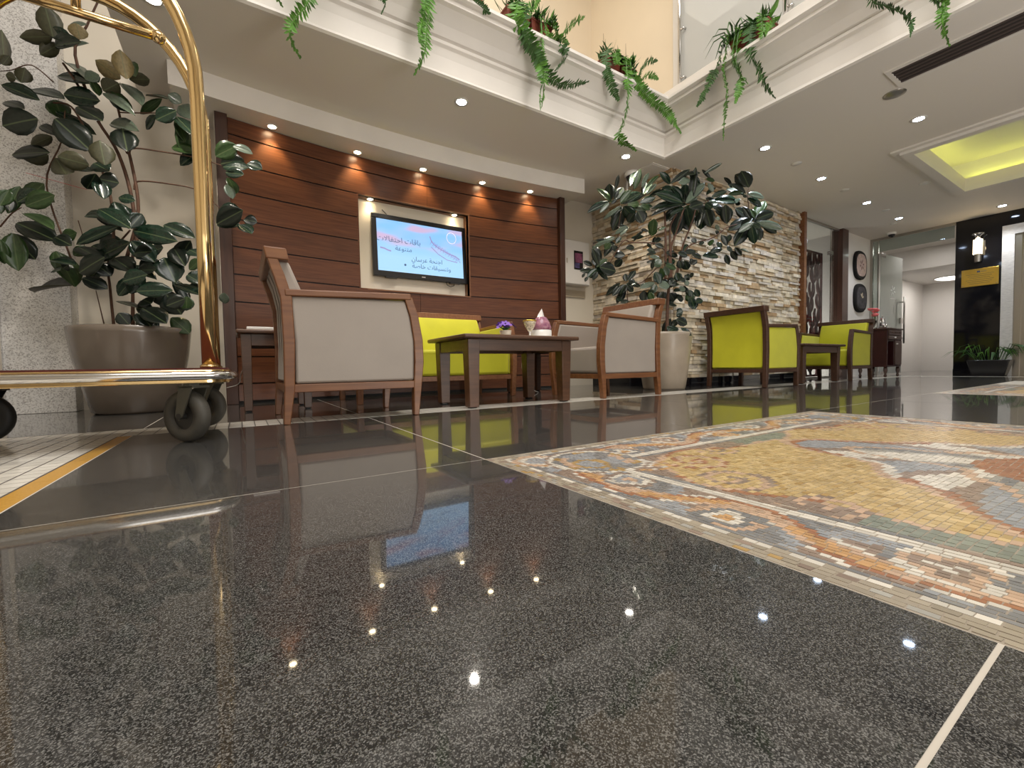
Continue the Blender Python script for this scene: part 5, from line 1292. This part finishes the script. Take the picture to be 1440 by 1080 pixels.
(3.378,3.266,1.537,3.200,3.354,1.575,0.039,'d'),
(3.506,3.288,1.400,3.463,3.349,1.331,0.071,'d'),
(3.400,3.111,1.115,3.486,3.051,1.077,0.045,'d'),
(3.584,3.276,1.139,3.628,3.233,1.180,0.048,'d'),
(3.435,3.184,1.094,3.410,3.206,0.945,0.046,'d'),
(3.399,3.132,1.105,3.437,3.096,1.053,0.045,'t'),
(3.327,3.207,0.952,3.385,3.171,0.942,0.046,'t'),
(3.361,3.190,0.847,3.292,3.224,0.874,0.031,'g'),
(3.770,3.085,1.106,3.660,3.164,1.117,0.055,'d'),
(3.682,2.939,1.081,3.766,2.886,1.100,0.076,'d'),
(3.631,2.986,1.036,3.613,3.030,0.975,0.053,'t'),
(3.615,2.932,1.395,3.521,2.970,1.376,0.034,'d'),
(3.713,2.959,1.306,3.652,2.976,1.280,0.061,'g'),
(3.854,3.156,1.385,3.810,3.215,1.383,0.036,'d'),
(3.801,3.144,1.522,3.763,3.167,1.570,0.032,'d'),
(3.645,3.046,1.442,3.683,3.006,1.434,0.054,'t'),
(3.692,3.019,1.537,3.777,3.004,1.589,0.039,'d'),
(3.658,2.910,1.246,3.691,2.908,1.153,0.045,'g'),
(3.963,2.874,1.421,4.021,2.867,1.524,0.054,'t'),
(3.971,2.878,1.366,3.926,2.889,1.286,0.069,'d'),
(4.094,2.855,1.312,4.095,2.866,1.382,0.039,'d'),
(4.139,2.682,1.412,4.214,2.597,1.435,0.054,'t'),
(3.844,2.770,1.126,3.881,2.741,1.148,0.060,'d'),
(3.979,2.796,1.202,4.016,2.795,1.170,0.045,'d'),
(3.914,2.837,1.007,3.903,2.808,1.063,0.054,'d'),
(3.932,2.842,1.062,3.950,2.810,1.008,0.046,'d'),
(4.047,2.885,1.014,4.086,2.837,0.943,0.094,'g'),
(4.027,2.837,0.922,4.056,2.807,0.861,0.054,'g'),
(3.950,2.955,1.008,3.993,2.965,0.964,0.063,'t'),
(3.887,3.009,0.980,3.917,2.965,0.917,0.079,'d'),
(3.835,3.041,1.031,3.839,2.992,0.964,0.071,'d'),
(4.009,2.984,0.809,4.020,2.935,0.783,0.056,'t'),
(3.776,2.902,1.051,3.800,2.896,1.111,0.068,'d'),
(3.814,2.835,1.093,3.763,2.834,1.051,0.061,'g'),
(4.028,2.945,1.043,4.026,2.937,1.083,0.055,'d'),
(4.355,2.625,1.527,4.363,2.597,1.600,0.046,'t'),
(4.425,2.684,1.426,4.419,2.644,1.315,0.047,'d'),
(4.542,2.594,1.470,4.657,2.559,1.466,0.043,'g'),
(3.914,3.046,0.606,3.993,2.957,0.639,0.059,'d'),
(3.847,2.928,0.647,3.886,2.885,0.728,0.062,'d'),
(3.812,2.859,0.625,3.788,2.828,0.500,0.041,'g')],[([(3.758,2.934,1.115),(3.773,2.940,1.460),(3.778,2.947,1.689),(3.777,2.956,1.853)],0.0140),
([(3.799,2.908,1.114),(3.812,2.916,1.459),(3.823,2.919,1.688),(3.880,2.889,1.818)],0.0130),
([(3.813,2.899,1.114),(3.819,2.911,1.459),(3.866,2.889,1.605),(3.952,2.847,1.882)],0.0130),
([(3.855,2.873,1.113),(3.916,2.850,1.456),(4.001,2.807,1.693),(4.048,2.785,1.848),(4.072,2.773,1.929)],0.0100),
([(3.827,2.890,1.114),(3.958,2.824,1.464),(4.190,2.682,1.565),(4.333,2.597,1.677),(4.529,2.475,1.722)],0.0080),
([(3.769,2.942,1.443),(3.675,3.005,1.519),(3.481,3.128,1.531),(3.398,3.181,1.541),(3.249,3.262,1.266)],0.0080),
([(3.398,3.181,1.541),(3.359,3.208,1.600),(3.396,3.197,1.862)],0.0050),
([(3.651,3.024,1.610),(3.607,3.049,1.545),(3.611,3.052,1.668)],0.0030),
([(3.744,2.952,1.329),(3.629,3.019,1.200),(3.542,3.070,1.112),(3.431,3.140,1.114)],0.0060),
([(3.417,3.139,0.901),(3.424,3.144,1.114)],0.0050),
([(4.163,2.717,1.960),(4.148,2.725,1.927),(3.967,2.839,1.923)],0.0070),
([(4.529,2.475,1.722),(4.512,2.499,2.002),(4.528,2.492,2.083)],0.0050),
([(4.086,2.739,1.379),(3.963,2.818,1.414),(3.810,2.915,1.418)],0.0060),
([(3.751,2.912,0.541),(3.771,2.916,0.902),(3.793,2.913,1.147),(3.804,2.920,1.442)],0.0180),
([(3.963,2.801,1.029),(3.973,2.790,0.930)],0.0040)],6,1.30,1.08)

# ferns along the gallery ledge
FERNS={'f1':('y',[([(0.472,2.860,2.740),(0.448,2.860,2.585),(0.412,2.860,2.446),(0.332,2.860,2.311),(0.313,2.860,2.215),(0.366,2.860,2.113)],0.056),
([(0.296,2.860,2.577),(0.238,2.860,2.452),(0.282,2.860,2.371)],0.041),
([(0.573,2.860,2.746),(0.696,2.860,2.675),(0.874,2.860,2.673),(0.853,2.860,2.566)],0.035)],(0.375,2.860,2.694),(0.790,2.860,2.883)),
'f2':('y',[([(1.174,2.860,2.981),(1.190,2.860,2.799),(1.164,2.860,2.599),(1.144,2.860,2.425),(1.063,2.860,2.251)],0.054),
([(1.163,2.860,2.929),(1.158,2.860,2.738),(1.123,2.860,2.583),(1.110,2.860,2.484)],0.044)],(1.022,2.860,2.884),(1.389,2.860,3.031)),
'f3':('y',[([(1.443,2.860,2.982),(1.528,2.860,2.944),(1.676,2.860,2.904)],0.051),
([(1.444,2.860,3.007),(1.417,2.860,3.044),(1.389,2.860,3.051)],0.041)],(1.388,2.860,2.991),(1.679,2.860,3.049)),
'f4':('y',[([(1.899,2.860,2.942),(2.011,2.860,2.878),(2.112,2.860,2.751),(2.166,2.860,2.590),(2.140,2.860,2.368)],0.066),
([(1.964,2.860,2.887),(2.078,2.860,2.766),(2.189,2.860,2.666),(2.351,2.860,2.617),(2.654,2.860,2.735)],0.061),
([(2.319,2.860,2.969),(2.436,2.860,3.112),(2.613,2.860,3.265)],0.059),
([(1.932,2.860,2.955),(2.036,2.860,3.095),(2.142,2.860,3.206)],0.050),
([(2.342,2.860,2.948),(2.409,2.860,2.869),(2.277,2.860,2.696)],0.047),
([(2.209,2.860,2.954),(2.357,2.860,2.983),(2.434,2.860,2.971)],0.046),
([(2.167,2.860,2.658),(2.128,2.860,2.477),(2.125,2.860,2.336)],0.023)],(1.840,2.860,2.929),(2.341,2.860,2.914)),
'f5':('y',[([(2.861,2.860,2.946),(2.912,2.860,2.821),(3.019,2.860,2.684)],0.057),
([(3.134,2.860,2.958),(3.150,2.860,2.770),(3.072,2.860,2.489),(3.015,2.860,2.364),(3.252,2.860,2.294)],0.060),
([(3.210,2.860,2.965),(3.426,2.860,2.850),(3.700,2.860,2.783),(3.924,2.860,2.634)],0.060),
([(3.258,2.860,2.968),(3.389,2.860,3.158),(3.564,2.860,3.234)],0.054),
([(3.258,2.860,2.935),(3.428,2.860,3.058),(3.573,2.860,3.060)],0.047),
([(3.005,2.860,3.009),(2.987,2.860,3.092),(3.043,2.860,3.150)],0.039)],(2.897,2.860,2.971),(3.357,2.860,2.948)),
'f6':('x',[([(3.720,2.327,2.959),(3.720,2.410,2.837),(3.720,2.496,2.724),(3.720,2.541,2.682)],0.057),
([(3.720,2.274,2.884),(3.720,2.247,2.654),(3.720,2.267,2.449),(3.720,2.280,2.250)],0.051),
([(3.720,2.164,2.880),(3.720,2.119,2.705),(3.720,2.169,2.522)],0.055),
([(3.720,2.041,2.864),(3.720,1.976,2.710),(3.720,1.918,2.534),(3.720,1.839,2.390)],0.054),
([(3.720,2.196,2.929),(3.720,2.145,2.779),(3.720,2.058,2.623)],0.043),
([(3.720,1.925,2.924),(3.720,1.870,3.000),(3.720,1.811,3.004)],0.052)],(3.720,2.261,2.956),(3.720,1.909,2.969)),
'f7':('x',[([(3.720,1.220,2.740),(3.720,1.143,2.624),(3.720,1.058,2.520),(3.720,1.007,2.423),(3.720,1.013,2.339)],0.044)],(3.720,1.323,2.982),(3.720,1.147,3.007)),
'f8':('x',[([(3.720,0.889,2.545),(3.720,0.862,2.441),(3.720,0.864,2.336),(3.720,0.830,2.166)],0.048),
([(3.720,0.851,2.504),(3.720,0.849,2.411),(3.720,0.874,2.364)],0.039),
([(3.720,0.909,2.559),(3.720,0.898,2.487),(3.720,0.875,2.420)],0.035)],(3.720,0.987,2.943),(3.720,0.842,2.968)),
}
FL={'f1':'hanging fern at the left end of the gallery ledge, two dark fronds','f2':'hanging fern above the timber wall with one long trailing frond','f3':'small fern with only a short frond tip over the ledge','f4':'large hanging fern in a red-brown planter with long drooping fronds, left of the corner','f5':'bushy hanging fern in a planter nearest the ledge corner','f6':'hanging fern mixed with spiky leaves in two planters, right of the ledge corner','f7':'fern with a single arching frond at the upper right edge','f8':'hanging fern with a thick trailing frond, farthest right on the ledge'}
def frond(pts,w,root,m,seed):
    rn=random.Random(seed); P=[Vector(p) for p in pts]; out=[]
    for i in range(len(P)-1):
        p0,p1_,p2_,p3=P[max(i-1,0)],P[i],P[i+1],P[min(i+2,len(P)-1)]
        for k in range(8):
            t=k/8; out.append(.5*((2*p1_)+(-p0+p2_)*t+(2*p0-5*p1_+4*p2_-p3)*t*t+(-p0+3*p1_-3*p2_+p3)*t**3))
    out.append(P[-1])
    b=MB(); b.tube(out,[.0035]*len(out),4)
    tot=sum((out[i+1]-out[i]).length for i in range(len(out)-1)); w*=1.25; step=max(.009,w*.22); acc=0; nxt=0
    base_side=None
    for i in range(len(out)-1):
        seg=out[i+1]-out[i]; L=seg.length; t=seg.normalized()
        v=(Vector((0,0,.3))-out[i]); v.normalize()
        s=t.cross(v)
        if s.length<.05: s=t.orthogonal()
        s.normalize(); nn_=s.cross(t)
        while nxt<acc+L:
            p=out[i]+seg*((nxt-acc)/L); f=nxt/tot; ww=w*(1.0-.35*f)*(1-.75*max(0,(f-.85)/.15))*rn.uniform(.8,1.15)
            for sd in (1,-1):
                d=(s*sd+t*rn.uniform(.15,.45)+nn_*rn.uniform(-.45,.45)).normalized(); hw=step*.62
                q=p+d*ww; up=nn_*.003
                b.add([p-t*hw*.6,p+t*hw*.6,p+d*ww*.55+t*hw,q,p+d*ww*.55-t*hw,p+d*ww*.5+up],[(0,1,5),(1,2,5),(2,3,5),(3,4,5),(4,0,5)])
            nxt+=step
        acc+=L
    b.build('frond',m,root)
sd=0
for key,(ax,fr,pa,pb_) in FERNS.items():
    pa,pb_=Vector(pa),Vector(pb_); zt=2.947
    if ax=='y': a0,a1=sorted((pa.x,pb_.x)); mid=((a0+a1)/2,3.0,zt); hx=max(.13,(a1-a0)/2*.92); hy=.085
    else: a0,a1=sorted((pa.y,pb_.y)); mid=(3.84,(a0+a1)/2,zt); hx=.085; hy=max(.13,(a1-a0)/2)
    root=thing('hanging_fern',FL[key],'fern',mid)
    npot=2 if max(hx,hy)>.2 else 1
    for k in range(npot):
        oy=(k-.5*(npot-1))*2*max(hx,hy)/npot; L=max(hx,hy)/npot*.94
        cx,cy=(oy,0) if ax=='y' else (0,oy); ex,ey=(L,.075) if ax=='y' else (.075,L)
        q=.82
        m=MB(); m.add([(cx-ex*q,cy-ey*q,0),(cx+ex*q,cy-ey*q,0),(cx+ex*q,cy+ey*q,0),(cx-ex*q,cy+ey*q,0),(cx-ex,cy-ey,.15),(cx+ex,cy-ey,.15),(cx+ex,cy+ey,.15),(cx-ex,cy+ey,.15)],[(0,3,2,1),(4,5,6,7),(0,1,5,4),(1,2,6,5),(2,3,7,6),(3,0,4,7)])
        m.box(cx-ex-.006,cx+ex+.006,cy-ey-.006,cy+ey+.006,.140,.156); m.build('planter_box',M['terracotta'],root,bevel=.004)
    for i,(pts,w) in enumerate(fr):
        sd+=1; src=[Vector(p)-Vector(mid) for p in pts]
        org=Vector((src[0].x*.5,.0,.16)) if ax=='y' else Vector((0,src[0].y*.5+.0,.16))
        st_=Vector(((src[0].x+org.x)/2,(src[0].y*.8),.19)) if ax=='y' else Vector((src[0].x*.8,(src[0].y+org.y)/2,.19))
        if ax=='y': st_.x=src[0].x*.8; org.x=src[0].x*.7
        else: st_.y=src[0].y*.8; org.y=src[0].y*.7
        frond([org,st_]+src,w,root,M['fern'] if sd%3 else M['ferndark'],sd)
    rn=random.Random(sd)
    bush=MB(); ex,ey=hx,hy
    for k in range(70):
        c=Vector((rn.uniform(-ex,ex)*.95,rn.uniform(-ey,ey)*.9,.15)); d=Vector((rn.uniform(-1,1),rn.uniform(-1,1),rn.uniform(.3,1.3))).normalized(); s=d.orthogonal().normalized(); l=rn.uniform(.08,.17)
        if rn.random()<.5: d=(d+Vector((0,-.8,-.2) if ax=='y' else (-.8,0,-.2))).normalized(); s=d.orthogonal().normalized()
        bush.add([c,c+d*l*.5+s*.021,c+d*l,c+d*l*.5-s*.021],[(0,1,2,3)])
    stuff(bush.build('small_leaves',M['ferndark'],root))
    if key in ('f4','f5'):
        for (x,z,l) in ((-hx*.9,.16,.20),(-hx*.8,.16,.16),(.1,.16,.22)): MB().tube([(x,-.02,z),(x+.01,-.03,z+l*.6),(x-.012,-.05,z+l)],[.003,.0022,.001],5).build('dry_stalk',M['bark'],root)
    if key=='f6':
        for k in range(9):
            a=R(20+36*k); d=Vector((math.cos(a)*.5-.25,math.sin(a)*.7,0)); b=Vector((-.02,hy*.9,.15)); MB().tube([b,b+d*.10+Vector((0,0,.12)),b+d*.22+Vector((0,0,.10)),b+d*.32+Vector((0,0,-.02))],[.008,.009,.007,.001],5,flat=.35).build('spike_leaf',M['ferndark'],root)
        MB().add([(-.03,-hy*.8,.14),(-.06,-hy*.95,.20),(-.05,-hy*1.45,.30),(-.09,-hy*1.4,.17),(-.05,-hy*1.0,.185)],[(0,1,4),(1,2,4),(2,3,4),(3,0,4)]).build('broad_leaf',M['fern'],root)

# ------------------------------------------------------------------ plates, cabinet, sconce, plaque, lift plant
def plaque(z,cx,label,inner,kind):
    t=thing('wall_plaque',label,'wall plaque',(cx,3.17,z))
    def oval(rx,rz,y0,y1,m,nm,par=t):
        b=MB(); seg=28; vs=[]
        for y,k in ((0,1),(y0,1),(y1,.93)):
            vs+=[(rx*k*math.copysign(abs(math.cos(2*math.pi*i/seg))**.75,math.cos(2*math.pi*i/seg)),y,rz*k*math.copysign(abs(math.sin(2*math.pi*i/seg))**.75,math.sin(2*math.pi*i/seg))) for i in range(seg)]
        b.add(vs,[tuple(range(2*seg,3*seg))]+[(j*seg+i,j*seg+(i+1)%seg,(j+1)*seg+(i+1)%seg,(j+1)*seg+i) for j in range(2) for i in range(seg)]); return b.build(nm,m,par)
    oval(.25,.25,-.03,-.045,M['blackmatt'],'rim')
    oval(.205,.195,-.046,-.050,inner,'picture_field')
    pn=mat('plaque_paint_'+kind,(.16,.06,.05) if kind=='a' else (.5,.42,.30),.5,var=.3,scale=30)
    for k in range(6 if kind=='a' else 3):
        a=R(60*k+15); r=.06 if kind=='a' else .035
        b=MB(); b.lathe([(0,-.002),(.035,-.001),(0,.001)],8,(0,0,0),sx=1,sy=.55); q=b.build('painted_motif',pn,t); q.matrix_local=Matrix.Translation((r*math.cos(a),-.051,r*math.sin(a)*(1 if kind=='a' else 1.8)))@Matrix.Rotation(-a,4,'Y')@Matrix.Rotation(R(90),4,'X')
plaque(1.94,9.28,'upper oval black wall plaque with a pale floral centre, on the white wall',mat('plaque_pale',(.55,.42,.38),.8,var=.25,scale=18),'a')
plaque(1.37,9.30,'lower oval black wall plaque with a small dim figure, on the white wall',mat('plaque_dark',(.05,.045,.05),.85,var=.5,scale=14),'b')
cb=thing('cabinet','small dark mahogany cabinet with drawers, beside the glass door','cabinet',(8.72,2.69,0))
MB().box(-.30,-.275,-.19,.19,.16,.74).box(.275,.30,-.19,.19,.16,.74).box(-.275,.275,.17,.19,.16,.74).box(-.275,.275,-.19,.17,.16,.185).box(-.03,-.01,-.19,.17,.185,.58).box(-.275,.275,-.19,.17,.56,.58).build('body',mat('mahogany',(.035,.008,.008),.35,var=.2,scale=8),cb,bevel=.003)
MB().box(-.32,.32,-.21,.20,.74,.765).build('top',M['darkwood'],cb,bevel=.006)
cbf=mat('brown_front',(.085,.050,.040),.4,var=.15,scale=10)
d1=MB().box(-.272,.272,-.205,-.185,.655,.735).build('drawer',cbf,cb,bevel=.003)
for k in range(7): MB().box(-.24+.075*k,-.205+.075*k,-.210,-.205,.685,.705).build('carving',M['darkwood'],d1)
for a in (-.272,): 
    d2=MB().box(-.272,.272,-.205,-.185,.585,.648).build('drawer',cbf,cb,bevel=.003)
for xx in (-.05,): MB().lathe([(0,-.012),(.014,-.008),(.014,.006),(0,.010)],10,(xx,-.215,.617)).build('knob',M['porcelain'],d2,smooth=True)
d3=MB().box(-.005,.272,-.205,-.185,.19,.575).build('door',cbf,cb,bevel=.003)
MB().lathe([(0,-.012),(.014,-.008),(.014,.006),(0,.010)],10,(.03,-.215,.52)).build('knob',M['porcelain'],d3,smooth=True)
for sx in (-.26,.26):
    for sy in (-.16,.16): MB().lathe([(.012,0),(.022,.02),(.014,.05),(.028,.10),(.022,.16)],12,(sx,sy,0)).build('leg',M['darkwood'],cb,smooth=True)
fv=thing('flower_vase','pink flowers in a slim glass vase on the small cabinet','flowers',(8.55,2.70,.765))
MB().lathe([(0,0),(.03,0),(.022,.06),(.028,.13),(.022,.13),(0,.02)],14).build('vase',M['glass'],fv,smooth=True)
pkm=mat('pink_petals',(.75,.16,.17),.6,var=.2,scale=30); rr_=random.Random(2)
for k in range(7):
    c=Vector((rr_.uniform(-.11,.10),rr_.uniform(-.04,.04),.27+rr_.uniform(-.06,.07)))
    MB().tube([(0,0,.08),(c.x*.5,c.y*.5,.2),c],.003,5).build('stalk',M['ferndark'],fv)
    b=MB(); b.lathe([(0,-.02),(.028,-.01),(.042,.012),(.030,.020),(.022,.008),(0,.012)],9,tuple(c)); b.build('bloom',pkm,fv,smooth=True)
jg=thing('coffee_pot','shiny steel coffee pot on the small cabinet, right of the pink flowers','coffee pot',(8.74,2.66,.765))
MB().lathe([(0,0),(.05,0),(.055,.03),(.042,.10),(.034,.15),(.038,.17),(.0,.19)],18).build('body',M['chrome'],jg,smooth=True)
MB().tube([(-.045,0,.05),(-.075,0,.10),(-.09,0,.15)],[.014,.010,.007],8).build('spout',M['chrome'],jg,smooth=True)
MB().tube([(.038,0,.15),(.08,0,.14),(.08,0,.07),(.05,0,.05)],.006,8).build('handle',M['chrome'],jg,smooth=True)
MB().lathe([(0,.185),(.012,.195),(.010,.21),(0,.215)],10).build('lid_knob',M['chrome'],jg,smooth=True)
for i,(x,y,lb) in enumerate(((8.63,2.60,'small steel cup on the cabinet left of the coffee pot'),(8.88,2.62,'small steel dish on the cabinet right of the coffee pot'))):
    o=MB().lathe([(0,0),(.028,0),(.036,.06 if i==0 else .025),(.032,.06 if i==0 else .025),(0,.01)],14).build('cup' if i==0 else 'dish',M['chrome'],None,smooth=True); o.location=(x,y,.765); tag(o,lb,'cup' if i==0 else 'dish')
sn=thing('wall_sconce','glowing white cylinder wall lamp with steel caps on the black wall','wall lamp',(XE-.02,1.80,1.98))
MB().lathe([(0,-.10),(.052,-.10),(.052,.12),(0,.12)],20,(-.075,0,0)).build('shade',mat('sconce_glow',(1,.9,.7),.5,emit=(1,.80,.50),estr=4),sn,smooth=True)
MB().lathe([(0,-.22),(.036,-.22),(.040,-.10),(0,-.10)],16,(-.075,0,0)).build('lower_cap',M['steel'],sn)
MB().lathe([(.03,.12),(.035,.17),(.075,.20),(.075,.215),(0,.215)],16,(-.075,0,0)).build('upper_cap',M['chrome'],sn,smooth=True)
MB().box(-.04,0,-.03,.03,-.20,-.08).build('bracket',M['steel'],sn)
lamp('sconce_light','POINT',(XE-.17,1.80,1.99),2.0,(1,.75,.42),size=.05)
gq=thing('brass_plaque','rectangular gold plaque with engraved lines of writing on the black wall','plaque',(XE-.02,1.785,1.53))
MB().box(-.012,0,-.20,.20,-.135,.135).build('plate',M['gold'],gq,bevel=.003)
for sy in (-.18,.18):
    for sz in (-.115,.115): MB().lathe([(0,-.006),(.009,-.002),(.009,.004),(0,.004)],8,(-.012,sy,sz)).build('screw',M['chrome'],gq)
MB().box(-.0135,-.012,-.005,.03,.075,.10).build('engraved_mark',M['ink'],gq)
MB().box(-.0135,-.012,-.07,-.012,.08,.093).build('engraved_mark',M['inkfaint'],gq)
for k in range(6):
    w=.15-.02*(k%3); MB().box(-.0132,-.012,-w,w,.045-.028*k,.051-.028*k).build('engraved_line',M['inkfaint'],gq)
lp=thing('potted_plant','low green arching plant in a dark square pot at the foot of the black wall','potted plant',(9.55,1.62,0))
m=MB(); q=.14; m.add([(-q*.8,-q*1.2,0),(q*.8,-q*1.2,0),(q*.8,q*1.2,0),(-q*.8,q*1.2,0),(-q,-q*1.6,.24),(q,-q*1.6,.24),(q,q*1.6,.24),(-q,q*1.6,.24)],[(0,3,2,1),(4,5,6,7),(0,1,5,4),(1,2,6,5),(2,3,7,6),(3,0,4,7)]); m.build('pot',M['plastic'],lp,bevel=.01)
rn=random.Random(9)
for k in range(40):
    a=rn.uniform(0,6.28); l=rn.uniform(.22,.42); d=Vector((math.cos(a)*.45,math.sin(a)*.95,0)); b=Vector((d.x*.12,d.y*.16,.235)); hh=rn.uniform(.10,.26)
    MB().tube([b,b+d*l*.35+Vector((0,0,hh)),b+d*l*.75+Vector((0,0,hh*.85)),b+d*l+Vector((0,0,hh*.3))],[.006,.012,.011,.001],5,flat=.25).build('leaf_blade',M['ferndark'] if k%3 else M['fern'],lp)

# repeats share a group
GR={'armchair':'armchairs in the lobby seating','downlight':'recessed downlights','hanging_fern':'ferns along the gallery ledge','railing_post':'gallery railing posts','coffee_table':'coffee tables','side_table':'side tables','smoke_detector':'ceiling detectors','sprinkler':'ceiling sprinklers','wall_plaque':'oval wall plaques','floor_mosaic':'stone floor mosaics','rubber_plant':'potted rubber plants','dome_camera':'dome security cameras','power_cable':'white cables'}
for o in S.objects:
    k=o.name.split('.')[0]
    if o.parent is None and 'label' in o and k in GR: o['group']=GR[k]
